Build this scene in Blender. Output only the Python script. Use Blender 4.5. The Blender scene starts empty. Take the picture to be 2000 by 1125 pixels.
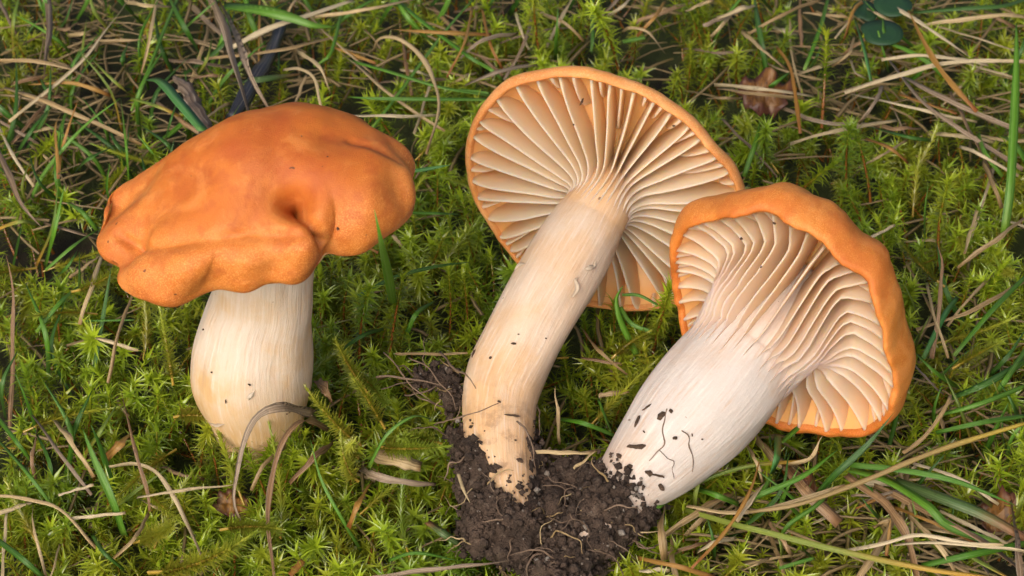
import bpy, math, random
import numpy as np
from mathutils import Vector, Matrix, noise, kdtree

random.seed(7); np.random.seed(7)
SC = 0.01                      # everything is laid out in centimetres, objects carry scale 0.01 (metres)
scene = bpy.context.scene
C = scene.collection

# ------------------------------------------------------------------ camera
PITCH = math.radians(40); DIST = 47.2; LENS = 85.0
FPX = 2000 * LENS / 36.0
FW = np.array([0, math.cos(PITCH), -math.sin(PITCH)])
UP = np.array([0, math.sin(PITCH), math.cos(PITCH)])
RT = np.array([1.0, 0, 0])
TGT = np.array([0, 0, 1.0])
CAM = TGT - FW * DIST
cam = bpy.data.cameras.new('camera'); cam.lens = LENS; cam.sensor_width = 36
cam.clip_start = 0.01; cam.clip_end = 100
co = bpy.data.objects.new('camera', cam); C.objects.link(co)
co.location = Vector(CAM * SC); co.rotation_euler = (math.pi / 2 - PITCH, 0, 0)
cam.dof.use_dof = True; cam.dof.focus_distance = .445; cam.dof.aperture_fstop = 50
scene.camera = co

# ------------------------------------------------------------------ sky, sun, exposure
SUN_EL, SUN_AZ = math.radians(39), math.radians(-24)     # azimuth: 0 = from behind the camera, negative = from the left
w = bpy.data.worlds.new('World'); scene.world = w; w.use_nodes = True
nt = w.node_tree; nt.nodes.clear()
sky = nt.nodes.new('ShaderNodeTexSky'); sky.sky_type = 'NISHITA'; sky.sun_disc = False
sky.sun_elevation = SUN_EL; sky.air_density = .55; sky.dust_density = 6.0; sky.ozone_density = .3
sd = Vector((math.sin(SUN_AZ) * math.cos(SUN_EL), -math.cos(SUN_AZ) * math.cos(SUN_EL), math.sin(SUN_EL)))  # towards the sun
sky.sun_rotation = math.atan2(sd.x, sd.y)
bg = nt.nodes.new('ShaderNodeBackground'); bg.inputs['Strength'].default_value = 0.12
out = nt.nodes.new('ShaderNodeOutputWorld')
nt.links.new(sky.outputs[0], bg.inputs[0]); nt.links.new(bg.outputs[0], out.inputs[0])
sl = bpy.data.lights.new('sun', 'SUN'); sl.energy = 1.5; sl.angle = math.radians(55); sl.color = (1.0, 0.985, 0.96)
so = bpy.data.objects.new('sun', sl); C.objects.link(so)
so.rotation_euler = (-sd).to_track_quat('-Z', 'Y').to_euler()
scene.view_settings.view_transform = 'Standard'; scene.view_settings.look = 'None'
scene.view_settings.gamma = 1.0; scene.view_settings.exposure = 0.60
scene.render.engine = 'CYCLES'
scene.cycles.max_bounces = 8; scene.cycles.diffuse_bounces = 4; scene.cycles.glossy_bounces = 3
scene.cycles.transmission_bounces = 4; scene.cycles.transparent_max_bounces = 4
scene.cycles.use_denoising = True
scene.cycles.caustics_reflective = False; scene.cycles.caustics_refractive = False

# ------------------------------------------------------------------ geometry helpers
def ray(px, py):
    return FW + RT * ((px - 1000) / FPX) + UP * ((562.5 - py) / FPX)
def at_z(px, py, z):                 # the point at height z (cm) that the photograph shows at that pixel
    d = ray(px, py); t = (z - CAM[2]) / d[2]
    return CAM + d * t
def at_plane(px, py, o, n):
    d = ray(px, py); t = np.dot(o - CAM, n) / np.dot(d, n)
    return CAM + d * t
def cmpx(p):                         # centimetres per photograph pixel at p
    return np.dot(np.asarray(p) - CAM, FW) / FPX
def proj(p):
    q = np.asarray(p) - CAM; dd = q @ FW
    return 1000 + FPX * (q @ RT) / dd, 562.5 - FPX * (q @ UP) / dd
def nz(p, s=1.0, o=0.0):
    return noise.noise(Vector((p[0] * s + o, p[1] * s + o * 1.7, p[2] * s - o)))
def sm(a, b, x):
    t = np.clip((x - a) / (b - a), 0, 1); return t * t * (3 - 2 * t)
def unit(v):
    v = np.asarray(v, float); return v / (np.linalg.norm(v) + 1e-12)
def spline(P, n):                    # Catmull-Rom through P, n samples (rows may hold extra columns)
    P = np.asarray(P, float)
    if len(P) == 2: return P[0] + (P[1] - P[0]) * np.linspace(0, 1, n)[:, None]
    Q = np.vstack([2 * P[0] - P[1], P, 2 * P[-1] - P[-2]])
    d = np.r_[0, np.cumsum(np.linalg.norm(np.diff(P[:, :3], axis=0), axis=1))]
    u = np.interp(np.linspace(0, d[-1], n), d, np.arange(len(P)))
    k = np.minimum(u.astype(int), len(P) - 2); t = (u - k)[:, None]
    a, b, c, e = Q[k], Q[k + 1], Q[k + 2], Q[k + 3]
    return 0.5 * (2 * b + (c - a) * t + (2 * a - 5 * b + 4 * c - e) * t**2 + (3 * b - a - 3 * c + e) * t**3)

def mesh(name, V, F, mats, smooth=True, attrs=None, mi=None):
    me = bpy.data.meshes.new(name)
    V = np.asarray(V, np.float32)
    if isinstance(F, np.ndarray) and F.shape[1] == 3:
        me.vertices.add(len(V)); me.vertices.foreach_set('co', V.ravel())
        me.loops.add(F.size); me.loops.foreach_set('vertex_index', F.ravel().astype(np.int32))
        me.polygons.add(len(F)); me.polygons.foreach_set('loop_start', np.arange(0, F.size, 3, dtype=np.int32))
        me.update(calc_edges=True); me.validate()
    else:
        me.from_pydata([tuple(v) for v in V.tolist()], [], [tuple(int(i) for i in f) for f in F])
    for m in (mats if isinstance(mats, (list, tuple)) else [mats]): me.materials.append(m)
    if smooth: me.polygons.foreach_set('use_smooth', np.ones(len(me.polygons), bool))
    if mi is not None: me.polygons.foreach_set('material_index', np.asarray(mi, np.int32))
    for k, A in (attrs or {}).items():
        A = np.asarray(A, np.float32)
        if A.ndim == 1:
            me.attributes.new(k, 'FLOAT', 'POINT').data.foreach_set('value', A)
        else:
            me.attributes.new(k, 'FLOAT_VECTOR', 'POINT').data.foreach_set('vector', A.ravel())
    me.update()
    return me

def thing(name, loc, label, cat, group=None):           # Empty at the base of a thing that has parts
    o = bpy.data.objects.new(name, None); C.objects.link(o)
    o.empty_display_size = 0.5
    o.location = Vector(loc) * SC; o.scale = (SC,) * 3
    tag(o, label, cat, group); o['_'] = 0; del o['_']
    return o
def tag(o, label, cat, group=None, kind=None):
    if label: o['label'] = label
    if cat: o['category'] = cat
    if group: o['group'] = group
    if kind: o['kind'] = kind
def part(name, me, parent):
    o = bpy.data.objects.new(name, me); C.objects.link(o); o.parent = parent; return o
def solo(name, me, loc, label=None, cat=None, group=None, kind=None):
    o = bpy.data.objects.new(name, me); C.objects.link(o)
    o.location = Vector(loc) * SC; o.scale = (SC,) * 3
    tag(o, label, cat, group, kind); return o

# ------------------------------------------------------------------ materials
def mat(name):
    m = bpy.data.materials.new(name); m.use_nodes = True
    n = m.node_tree; n.nodes.clear()
    return m, n, n.nodes.new('ShaderNodeOutputMaterial')
def N(n, t, **kw):
    x = n.nodes.new(t)
    for k, v in kw.items():
        if k.startswith('i_'): x.inputs[k[2:].replace('_', ' ')].default_value = v
        else: setattr(x, k, v)
    return x
def mix(n, fac, a, b, blend='MIX'):
    x = n.nodes.new('ShaderNodeMix'); x.data_type = 'RGBA'; x.blend_type = blend
    for s, v in ((x.inputs[0], fac), (x.inputs[6], a), (x.inputs[7], b)):
        if hasattr(v, 'is_linked') or hasattr(v, 'links'): n.links.new(v, s)
        elif isinstance(v, (int, float)): s.default_value = v
        else: s.default_value = (*v, 1)
    return x.outputs[2]
def mth(n, op, a, b=0.0, c=None):
    x = n.nodes.new('ShaderNodeMath'); x.operation = op
    for s, v in zip(x.inputs, (a, b, c)):
        if v is None: continue
        if hasattr(v, 'links'): n.links.new(v, s)
        else: s.default_value = v
    return x.outputs[0]
def ramp(n, fac, *stops):
    x = n.nodes.new('ShaderNodeMapRange'); x.interpolation_type = 'SMOOTHSTEP'
    n.links.new(fac, x.inputs[0]); x.inputs[1].default_value = stops[0]; x.inputs[2].default_value = stops[1]
    return x.outputs[0]
def tex(n, scale, detail=4, rough=.6, vec=None, dist=0.0):
    x = n.nodes.new('ShaderNodeTexNoise'); x.inputs['Scale'].default_value = scale
    x.inputs['Detail'].default_value = detail; x.inputs['Roughness'].default_value = rough
    x.inputs['Distortion'].default_value = dist
    if vec is None: vec = n.nodes.new('ShaderNodeTexCoord').outputs['Object']
    n.links.new(vec, x.inputs['Vector'])
    return x.outputs['Fac']
def att(n, name):
    return N(n, 'ShaderNodeAttribute', attribute_name=name)
def bump(n, h, strength, dist):
    b = n.nodes.new('ShaderNodeBump'); b.inputs['Strength'].default_value = strength
    b.inputs['Distance'].default_value = dist * SC; n.links.new(h, b.inputs['Height'])
    return b.outputs[0]
def principled(n, col, rough=.5, sss=0.0, rad=(1, .4, .2), scale=.1, nrm=None, spec=.5):
    p = n.nodes.new('ShaderNodeBsdfPrincipled')
    if hasattr(col, 'links'): n.links.new(col, p.inputs['Base Color'])
    else: p.inputs['Base Color'].default_value = (*col, 1)
    if hasattr(rough, 'links'): n.links.new(rough, p.inputs['Roughness'])
    else: p.inputs['Roughness'].default_value = rough
    p.inputs['Subsurface Weight'].default_value = sss
    p.inputs['Subsurface Radius'].default_value = rad
    p.inputs['Subsurface Scale'].default_value = scale * SC
    p.inputs['Specular IOR Level'].default_value = spec
    if nrm is not None: n.links.new(nrm, p.inputs['Normal'])
    return p

def cap_material(name, c_main, c_dark, c_pale):
    m, n, o = mat(name)
    big = tex(n, .42, 4, .55); mid = tex(n, 2.2, 5, .6); fine = tex(n, 42, 4, .65); grain = tex(n, 90, 2, .6)
    e = att(n, 'rim').outputs['Fac']
    col = mix(n, mth(n, 'MULTIPLY', ramp(n, big, .45, .60), .8), c_main, c_dark)
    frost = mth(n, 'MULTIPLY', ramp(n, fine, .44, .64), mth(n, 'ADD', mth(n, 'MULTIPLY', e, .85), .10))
    frost = mth(n, 'MULTIPLY', frost, ramp(n, mid, .25, .5))
    col = mix(n, frost, col, c_pale)
    col = mix(n, mth(n, 'MULTIPLY', ramp(n, mid, .5, .66), .5), col, c_dark)
    col = mix(n, mth(n, 'MULTIPLY', ramp(n, tex(n, 1.0, 7, .72, None, .6), .47, .64), .5), col, c_pale)
    col = mix(n, mth(n, 'MULTIPLY', ramp(n, tex(n, .7, 6, .7, None, .4), .5, .64), .55), col, c_dark)
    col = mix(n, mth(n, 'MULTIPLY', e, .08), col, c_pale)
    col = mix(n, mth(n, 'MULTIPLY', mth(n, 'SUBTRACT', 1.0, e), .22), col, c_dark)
    speck = ramp(n, tex(n, 7.5, 1, .5), .79, .81)
    col = mix(n, mth(n, 'MULTIPLY', speck, .8), col, (.08, .03, .01))
    h = mth(n, 'ADD', mth(n, 'MULTIPLY', mid, .6), mth(n, 'ADD', mth(n, 'MULTIPLY', fine, .35), mth(n, 'MULTIPLY', grain, .18)))
    r = mth(n, 'ADD', mth(n, 'MULTIPLY', fine, .25), .42)
    p = principled(n, col, r, .35, (1, .35, .1), .16, bump(n, h, .55, .05), .32)
    n.links.new(p.outputs[0], o.inputs[0]); return m

def gill_material(name, c_edge, c_deep, trans=.5):
    m, n, o = mat(name)
    q = att(n, 'gq').outputs['Fac']
    t = tex(n, 3.0, 4, .6)
    col = mix(n, ramp(n, mth(n, 'ADD', q, mth(n, 'MULTIPLY', mth(n, 'SUBTRACT', t, .5), .25)), .22, 1.05), c_edge, c_deep)
    p = principled(n, col, .45, .7, (1, .55, .25), .32, bump(n, tex(n, 18, 3, .6), .12, .02), .35)
    tr = n.nodes.new('ShaderNodeBsdfTranslucent'); n.links.new(col, tr.inputs[0])
    ms = n.nodes.new('ShaderNodeMixShader'); ms.inputs[0].default_value = trans
    n.links.new(p.outputs[0], ms.inputs[1]); n.links.new(tr.outputs[0], ms.inputs[2]); n.links.new(ms.outputs[0], o.inputs[0])
    return m

def stem_material(name, c_white, c_buff, buff_lo, buff_hi, amount, top=0.0, dirt=.46):
    m, n, o = mat(name)
    a = att(n, 'fib').outputs['Vector']; v = att(n, 'sv').outputs['Fac']
    fine = tex(n, 1.0, 6, .65, a); 
    mp = n.nodes.new('ShaderNodeVectorMath'); mp.operation = 'SCALE'; n.links.new(a, mp.inputs[0]); mp.inputs['Scale'].default_value = .35
    broad = tex(n, 1.0, 4, .6, mp.outputs[0])
    blot = tex(n, .9, 4, .6); pit = tex(n, 5, 4, .65)
    b = mth(n, 'ADD', mth(n, 'MULTIPLY', mth(n, 'SUBTRACT', 1.0, ramp(n, v, buff_lo, buff_hi)), .75), mth(n, 'MULTIPLY', ramp(n, blot, .42, .68), .5))
    if top: b = mth(n, 'ADD', b, mth(n, 'MULTIPLY', ramp(n, v, .74, .88), top))
    b = mth(n, 'MULTIPLY', b, mth(n, 'ADD', .45, mth(n, 'MULTIPLY', broad, 1.1)))
    col = mix(n, mth(n, 'MINIMUM', mth(n, 'MULTIPLY', b, amount), 1.0), c_white, c_buff)
    col = mix(n, mth(n, 'MULTIPLY', ramp(n, fine, .5, .66), mth(n, 'MULTIPLY', ramp(n, tex(n, 1.7, 4, .6), .32, .66), .42)), col, (.46, .28, .16))
    col = mix(n, mth(n, 'MULTIPLY', ramp(n, fine, .5, .28), .4), col, (.72, .64, .56))
    stain = mth(n, 'MULTIPLY', ramp(n, tex(n, 2.6, 7, .72), .48, .62), mth(n, 'SUBTRACT', 1.0, ramp(n, v, .16, dirt)))
    col = mix(n, mth(n, 'MULTIPLY', stain, .55), col, (.22, .13, .07))
    speck = ramp(n, tex(n, 6.0, 2, .5), .755, .775)
    col = mix(n, mth(n, 'MULTIPLY', speck, .75), col, (.10, .05, .025))
    h = mth(n, 'ADD', mth(n, 'MULTIPLY', fine, .7), mth(n, 'ADD', mth(n, 'MULTIPLY', broad, .5), mth(n, 'MULTIPLY', pit, .35)))
    p = principled(n, col, .55, .25, (1, .55, .35), .10, bump(n, h, .55, .05), .3)
    n.links.new(p.outputs[0], o.inputs[0]); return m

def moss_material(name, tip, mid, old, stemc, trans=.38):
    m, n, o = mat(name)
    age = att(n, 'age').outputs['Fac']; al = att(n, 'al').outputs['Fac']; st = att(n, 'st').outputs['Fac']; rn = att(n, 'rnd').outputs['Fac']
    oi = n.nodes.new('ShaderNodeObjectInfo').outputs['Random']
    geo = n.nodes.new('ShaderNodeNewGeometry').outputs['Position']
    patch = tex(n, 38, 3, .55, geo); patch2 = tex(n, 21, 2, .5, geo)
    r = mth(n, 'FRACT', mth(n, 'ADD', mth(n, 'MULTIPLY', rn, 1.0), oi))
    col = mix(n, ramp(n, age, .0, .45), tip, mid)
    col = mix(n, ramp(n, age, .45, 1.0), col, old)
    col = mix(n, mth(n, 'MULTIPLY', ramp(n, r, .45, 1.0), .6), col, mix(n, age, (.38, .36, .03), (.17, .11, .02)))
    col = mix(n, mth(n, 'MULTIPLY', ramp(n, r, .35, 0.0), .55), col, mix(n, age, (.13, .27, .03), (.045, .075, .012)))
    col = mix(n, mth(n, 'MULTIPLY', ramp(n, al, .55, 1.0), .22), col, (.48, .56, .18))
    col = mix(n, mth(n, 'MULTIPLY', ramp(n, patch, .5, .66), .55), col, (.30, .27, .022))
    col = mix(n, mth(n, 'MULTIPLY', ramp(n, patch, .48, .36), .5), col, (.085, .19, .018))
    col = mix(n, mth(n, 'MULTIPLY', ramp(n, patch2, .54, .66), .32), col, (.07, .075, .010))
    col = mix(n, st, col, stemc)
    p = principled(n, col, .18, 0, nrm=None, spec=.75)
    tr = n.nodes.new('ShaderNodeBsdfTranslucent'); n.links.new(mix(n, .5, col, (.36, .46, .04)), tr.inputs[0])
    ms = n.nodes.new('ShaderNodeMixShader')
    n.links.new(mth(n, 'MULTIPLY', mth(n, 'SUBTRACT', 1.0, st), trans), ms.inputs[0])
    n.links.new(p.outputs[0], ms.inputs[1]); n.links.new(tr.outputs[0], ms.inputs[2]); n.links.new(ms.outputs[0], o.inputs[0])
    return m

def blade_material(name, c1, c2, ctip, tip_from=.75, trans=.25, rough=.35, spots=0.0, fib=.35):
    m, n, o = mat(name)
    uv = att(n, 'bl').outputs['Vector']; sp = n.nodes.new('ShaderNodeSeparateXYZ'); n.links.new(uv, sp.inputs[0])
    oi = n.nodes.new('ShaderNodeObjectInfo').outputs['Random']
    mp = n.nodes.new('ShaderNodeMapping'); n.links.new(uv, mp.inputs[0]); mp.inputs['Scale'].default_value = (9, .8, 1)
    cb = n.nodes.new('ShaderNodeCombineXYZ'); n.links.new(mth(n, 'MULTIPLY', oi, 37), cb.inputs[2]); n.links.new(cb.outputs[0], mp.inputs['Location'])
    f = tex(n, 1.0, 3, .6, mp.outputs[0])
    mp2 = n.nodes.new('ShaderNodeMapping'); n.links.new(uv, mp2.inputs[0]); mp2.inputs['Scale'].default_value = (1.2, 2.4, 1); n.links.new(cb.outputs[0], mp2.inputs['Location'])
    blot = tex(n, 1.0, 4, .65, mp2.outputs[0])
    col = mix(n, ramp(n, mth(n, 'ADD', mth(n, 'MULTIPLY', blot, .6), mth(n, 'MULTIPLY', oi, .5)), .3, .85), c1, c2)
    dark = mix(n, .55, c1, (.02, .015, .008)); pale = mix(n, .45, c2, (.62, .55, .42))
    col = mix(n, mth(n, 'MULTIPLY', ramp(n, f, .49, .62), fib), col, dark)
    col = mix(n, mth(n, 'MULTIPLY', ramp(n, f, .49, .36), fib * .6), col, pale)
    col = mix(n, ramp(n, mth(n, 'ADD', sp.outputs[1], mth(n, 'MULTIPLY', mth(n, 'SUBTRACT', blot, .5), .5)), tip_from, 1.02), col, ctip)
    if spots:
        s = ramp(n, tex(n, 9, 3, .6), .60, .70)
        col = mix(n, mth(n, 'MULTIPLY', s, spots), col, (.05, .03, .02))
    p = principled(n, col, rough, 0, nrm=bump(n, f, .6, .03), spec=.45)
    tr = n.nodes.new('ShaderNodeBsdfTranslucent'); n.links.new(col, tr.inputs[0])
    ms = n.nodes.new('ShaderNodeMixShader'); ms.inputs[0].default_value = trans
    n.links.new(p.outputs[0], ms.inputs[1]); n.links.new(tr.outputs[0], ms.inputs[2]); n.links.new(ms.outputs[0], o.inputs[0])
    return m

def soil_material(name, c1, c2, c3, green=0.0):
    m, n, o = mat(name)
    a, b, c = tex(n, 1.6, 5, .65), tex(n, 6, 5, .7), tex(n, 24, 3, .7)
    col = mix(n, ramp(n, a, .35, .65), c1, c2)
    col = mix(n, mth(n, 'MULTIPLY', ramp(n, b, .52, .72), .7), col, c3)
    if green: col = mix(n, mth(n, 'MULTIPLY', ramp(n, tex(n, .35, 5, .7), .35, .6), green), col, (.06, .08, .015))
    h = mth(n, 'ADD', b, mth(n, 'MULTIPLY', c, .6))
    p = principled(n, col, mth(n, 'ADD', .45, mth(n, 'MULTIPLY', c, .4)), 0, nrm=bump(n, h, .9, .12), spec=.35)
    n.links.new(p.outputs[0], o.inputs[0]); return m

M = {}
M['capA'] = cap_material('cap_orange', (.50, .143, .016), (.35, .074, .011), (.68, .27, .068))
M['capB'] = cap_material('cap_pale_orange', (.56, .23, .055), (.48, .16, .035), (.68, .37, .14))
M['capC'] = cap_material('cap_bright_orange', (.50, .148, .014), (.42, .097, .011), (.66, .265, .065))
M['flesh'] = gill_material('cap_flesh', (.74, .44, .19), (.72, .39, .14), 0)
M['gillB'] = gill_material('gill_cream', (.90, .75, .56), (.84, .53, .23))
M['gillC'] = gill_material('gill_buff', (.88, .70, .52), (.80, .48, .21))
M['stemA'] = stem_material('stem_fibrous', (.57, .475, .37), (.54, .345, .16), .16, .62, 1.3, 0, .2)
M['stemB'] = stem_material('stem_peach', (.60, .47, .345), (.58, .36, .18), .15, .60, 1.0, .9)
M['stemC'] = stem_material('stem_white', (.485, .43, .38), (.47, .32, .21), .18, .42, .8)
M['moss'] = moss_material('moss_leaf', (.45, .57, .032), (.27, .375, .016), (.125, .13, .011), (.24, .085, .018), .48)
M['frond'] = moss_material('moss_frond_leaf', (.46, .52, .07), (.38, .39, .035), (.26, .22, .025), (.30, .20, .03), .45)
M['soil'] = soil_material('soil_dark', (.040, .025, .016), (.090, .057, .038), (.17, .125, .09))
M['ground'] = soil_material('ground_litter', (.012, .009, .004), (.028, .020, .008), (.05, .035, .014), .85)
M['g'] = blade_material('grass_green', (.065, .185, .010), (.11, .26, .018), (.16, .28, .03), .9)
M['gd'] = blade_material('grass_dark_green', (.032, .105, .008), (.05, .15, .012), (.08, .16, .02), .9)
M['gb'] = blade_material('grass_blue_green', (.05, .17, .035), (.07, .22, .05), (.10, .23, .04), .9)
M['gy'] = blade_material('grass_yellowing', (.12, .20, .02), (.20, .24, .03), (.50, .28, .04), .45)
M['gr'] = blade_material('grass_brown_tip', (.06, .13, .03), (.09, .15, .04), (.30, .14, .06), .55, spots=.4)
M['o'] = blade_material('grass_orange', (0.311, 0.141, 0.022), (0.370, 0.207, 0.044), (0.266, 0.096, 0.022), .8)
M['y'] = blade_material('grass_yellow', (0.296, 0.192, 0.074), (0.340, 0.244, 0.096), (0.370, 0.266, 0.030), .5)
M['s'] = blade_material('straw_tan', (.29, .19, .075), (.46, .34, .165), (.30, .185, .07), .85, .12, .5, .35, .6)
M['p'] = blade_material('straw_pale', (.42, .32, .165), (.58, .48, .30), (.44, .33, .16), .85, .12, .45, .3, .55)
M['b'] = blade_material('straw_brown', (.19, .10, .04), (.31, .19, .085), (.20, .105, .045), .85, .1, .5, .4, .7)
M['k'] = blade_material('straw_grey', (.15, .095, .05), (.28, .205, .13), (.19, .12, .065), .85, .1, .5, .45, .8)
M['thatch'] = blade_material('thatch', (.13, .085, .03), (.25, .175, .075), (.11, .085, .02), .7, .1, .5, .4, .5)
M['twig'] = blade_material('twig_black', (.018, .019, .024), (.035, .036, .042), (.02, .02, .024), .9, 0, .4, 0, .5)
M['bark'] = blade_material('bark_stalk', (.09, .058, .038), (.22, .16, .11), (.06, .038, .025), .9, 0, .6, .6, .9)
M['clover'] = blade_material('clover', (.012, .045, .014), (.018, .06, .02), (.02, .065, .022), .9, .2, .55, 0, .1)
M['deadleaf'] = blade_material('dead_leaf', (.15, .05, .015), (.28, .13, .025), (.10, .035, .02), .6, .2, .45, .8, .6)
M['grain'] = soil_material('soil_grain', (.22, .18, .14), (.34, .30, .25), (.12, .08, .06))
M['peel'] = blade_material('peeling_skin', (.62, .50, .36), (.70, .60, .46), (.62, .46, .30), .9, .3, .5)
M['root'] = blade_material('rootlet', (.10, .06, .035), (.20, .13, .08), (.13, .08, .05), .9, 0, .6)
M['fleck'] = soil_material('fleck', (.05, .030, .018), (.10, .06, .035), (.15, .095, .06))
#PART2
# ------------------------------------------------------------------ mushrooms
def periodic(th, val, q):
    o = np.argsort(th); th, val = th[o], val[o]
    t = np.r_[th - 2 * math.pi, th, th + 2 * math.pi]; v = np.r_[val, val, val]
    return np.interp(q, t, v)
def smooth_loop(v, k):
    ker = np.hanning(2 * k + 3)[1:-1]; ker /= ker.sum()
    return np.convolve(np.r_[v[-k:], v, v[:k]], ker, 'valid')
def grid_faces(nr, nc, base=0):      # rows x wrapped columns
    F = []
    for i in range(nr - 1):
        for j in range(nc):
            a, b = base + i * nc + j, base + i * nc + (j + 1) % nc
            F.append((a, b, b + nc, a + nc))
    return F

obst_pts, obst_axis = [], []         # what the moss has to keep clear of

def make_stem(root, base, ctrl, m, lump=.05, seed=0, cap_end=True, nseg=64, nst=90, fibre=15.0):
    """ctrl rows: x, y, z, radius (cm, world); returns sampled axis"""
    A = spline(ctrl, nst)
    T = np.gradient(A[:, :3], axis=0); T /= np.linalg.norm(T, axis=1)[:, None]
    ref = np.array([0, -.8, .6]); V, fib, sv, F = [], [], [], []
    L = np.r_[0, np.cumsum(np.linalg.norm(np.diff(A[:, :3], axis=0), axis=1))]
    frames = []
    for i in range(nst):
        s = unit(np.cross(T[i], ref)); b = np.cross(s, T[i]); frames.append((s, b))
        for j in range(nseg):
            a = 2 * math.pi * j / nseg
            d = s * math.cos(a) + b * math.sin(a)
            q = d * 1.2 + np.array([0, 0, L[i] * .45])
            r = A[i, 3] * (1 + lump * (1.6 * nz(q, 1.0, seed) + .8 * nz(q, 2.6, seed + 3)))
            r += .012 * nz((math.cos(a) * 6, math.sin(a) * 6, L[i] * .5), 1.0, seed)
            V.append(A[i, :3] + d * r)
            fib.append((math.cos(a) * fibre, math.sin(a) * fibre, L[i] * 1.3 + seed)); sv.append(L[i] / L[-1])
    F = grid_faces(nst, nseg)
    for row, e in ((0, 0), (nst - 1, 1)):
        c = len(V); V.append(A[row, :3] + (T[row] * (.12 if e else -.12)) * A[row, 3]); fib.append((0, 0, L[row])); sv.append(float(e))
        for j in range(nseg):
            a, b2 = row * nseg + j, row * nseg + (j + 1) % nseg
            F.append((a, b2, c) if e else (b2, a, c))
    V = np.array(V)
    st = part('stem', mesh('stem', V - base, F, m, attrs={'fib': fib, 'sv': sv}), root)
    obst_pts.append(V[::5])
    for i in range(0, nst, 3): obst_axis.append((A[i, :3], A[i, 3]))
    return A, T, frames, st

# ---- the upright mushroom
baseA = at_z(505, 866, -.35)
mA = thing('mushroom', baseA, 'upright mushroom with wavy domed orange cap hiding its gills, rooted in the moss', 'mushroom', 'meadow mushrooms')
cA = np.array([at_z(512, 400, 5.9)[0], baseA[1] + .1, 5.75])
stemA_ctrl = []
for px, py, z, r in ((512, 872, -.9, 72), (508, 846, -.4, 82), (504, 820, .0, 92), (500, 790, .5, 104), (495, 745, 1.2, 118), (496, 697, 1.9, 118), (503, 640, 2.7, 108), (511, 590, 3.5, 99), (513, 545, 4.2, 97), (514, 500, 4.9, 100), (514, 478, 5.3, 104)):
    p = at_z(px, py, z); p[1] = baseA[1] + .05 * z; p = np.array([at_plane(px, py, p, np.array([0, 1, 0]))[0], p[1], at_plane(px, py, p, np.array([0, 1, 0]))[2]])
    stemA_ctrl.append((*p, r * cmpx(p)))
make_stem(mA, baseA, stemA_ctrl, M['stemA'], .035, 1)

rimA = [(193, 452, 5.30), (200, 490, 5.25), (226, 517, 5.25), (240, 518, 5.3), (236, 548, 5.2), (262, 576, 5.2), (300, 584, 5.25), (345, 579, 5.3), (392, 560, 5.35), (432, 555, 5.45),
        (470, 553, 5.45), (520, 549, 5.5), (565, 546, 5.55), (605, 528, 5.6), (628, 500, 5.65), (636, 478, 5.72), (652, 486, 5.72), (690, 482, 5.75), (735, 468, 5.8), (775, 452, 5.85), (800, 405, 5.95), (800, 360, 6.05)]
R3 = [at_z(*r) for r in rimA]
R3 += [np.array(cA + d) for d in ((2.5, .25, .10), (1.95, .7, .02), (1.1, 1.2, .1), (0, 1.4, .1), (-1.1, 1.15, -.02), (-2.15, .62, -.2), (-2.85, .15, -.36))]
R3 = np.array(R3); nA = 256
thA = np.arctan2(R3[:, 1] - cA[1], R3[:, 0] - cA[0]); q = np.linspace(-math.pi, math.pi, nA, endpoint=False)
Rr = smooth_loop(periodic(thA, np.hypot(R3[:, 0] - cA[0], R3[:, 1] - cA[1]), q), 2)
Rz = smooth_loop(periodic(thA, R3[:, 2] - cA[2], q), 4)
Rs_, Rzs_ = smooth_loop(Rr, 40), smooth_loop(Rz, 40)
prof = []                                                    # (radial share, height share, lip drop cm)
for t in np.linspace(0, 1, 70): prof.append((math.sin(t * math.pi / 2), math.cos(t * math.pi / 2), 0))
for a in np.linspace(0, math.pi, 9)[1:]: prof.append((1 - .028 * (1 - math.cos(a)), 0, -.13 * math.sin(a) - .02 * a))
for u in np.linspace(.9, .3, 8): prof.append((u, 0, .05 + (.9 - u) * .2))
HA = 1.44
V = []; rimw = []
for fr, fh, dz in prof:
    for j in range(nA):
        kk = fr ** 4; rj = Rs_[j] + (Rr[j] - Rs_[j]) * kk; zj = Rzs_[j] + (Rz[j] - Rzs_[j]) * kk
        H = HA - zj * fh
        ex = 1.12 + .82 * max(0, math.cos(q[j] - 2.75)) ** 1.3 + .15 * max(0, math.cos(q[j] - .1))
        x = math.cos(q[j]) * rj * fr; y = math.sin(q[j]) * rj * fr
        V.append((x + .45 * fh, y, zj + H * max(fh, 0) ** ex + dz)); rimw.append(sm(.68, .93, fr))
V = np.array(V); nP = len(prof)
V[:, 2] += 0
VW = V + cA
px_, py_ = proj(VW)[0], proj(VW)[1]
def locA(px, py):                                            # nearest camera-facing point of the dome
    k = np.arange(70 * nA); d = np.hypot(px_[k] - px, py_[k] - py)
    near = k[d < d.min() + 12]; return VW[near[np.argmin((VW[near] - CAM) @ FW)]]
gA = VW.reshape(nP, nA, 3)
du = np.roll(gA, -1, 1) - np.roll(gA, 1, 1); dv = np.gradient(gA, axis=0)
nrm = np.cross(dv, du).reshape(-1, 3); nrm /= np.linalg.norm(nrm, axis=1)[:, None] + 1e-9
if nrm[30 * nA + 64][2] < 0: nrm = -nrm
nrm[:nA] = (0, 0, 1)
disp = np.zeros(len(VW)); side = np.zeros_like(VW)
def dent(px, py, r, h, sx=1.0):
    c = locA(px, py); d = np.linalg.norm((VW - c) * np.array([1, 1, 1]), axis=1); disp[:] += h * np.exp(-(d / r) ** 2)
def groove(pts, r, h):
    P = spline([locA(*p) for p in pts], 30); d = np.min(np.linalg.norm(VW[:, None, :] - P[None], axis=2), axis=1)
    disp[:] += h * np.exp(-(d / r) ** 2)
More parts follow.
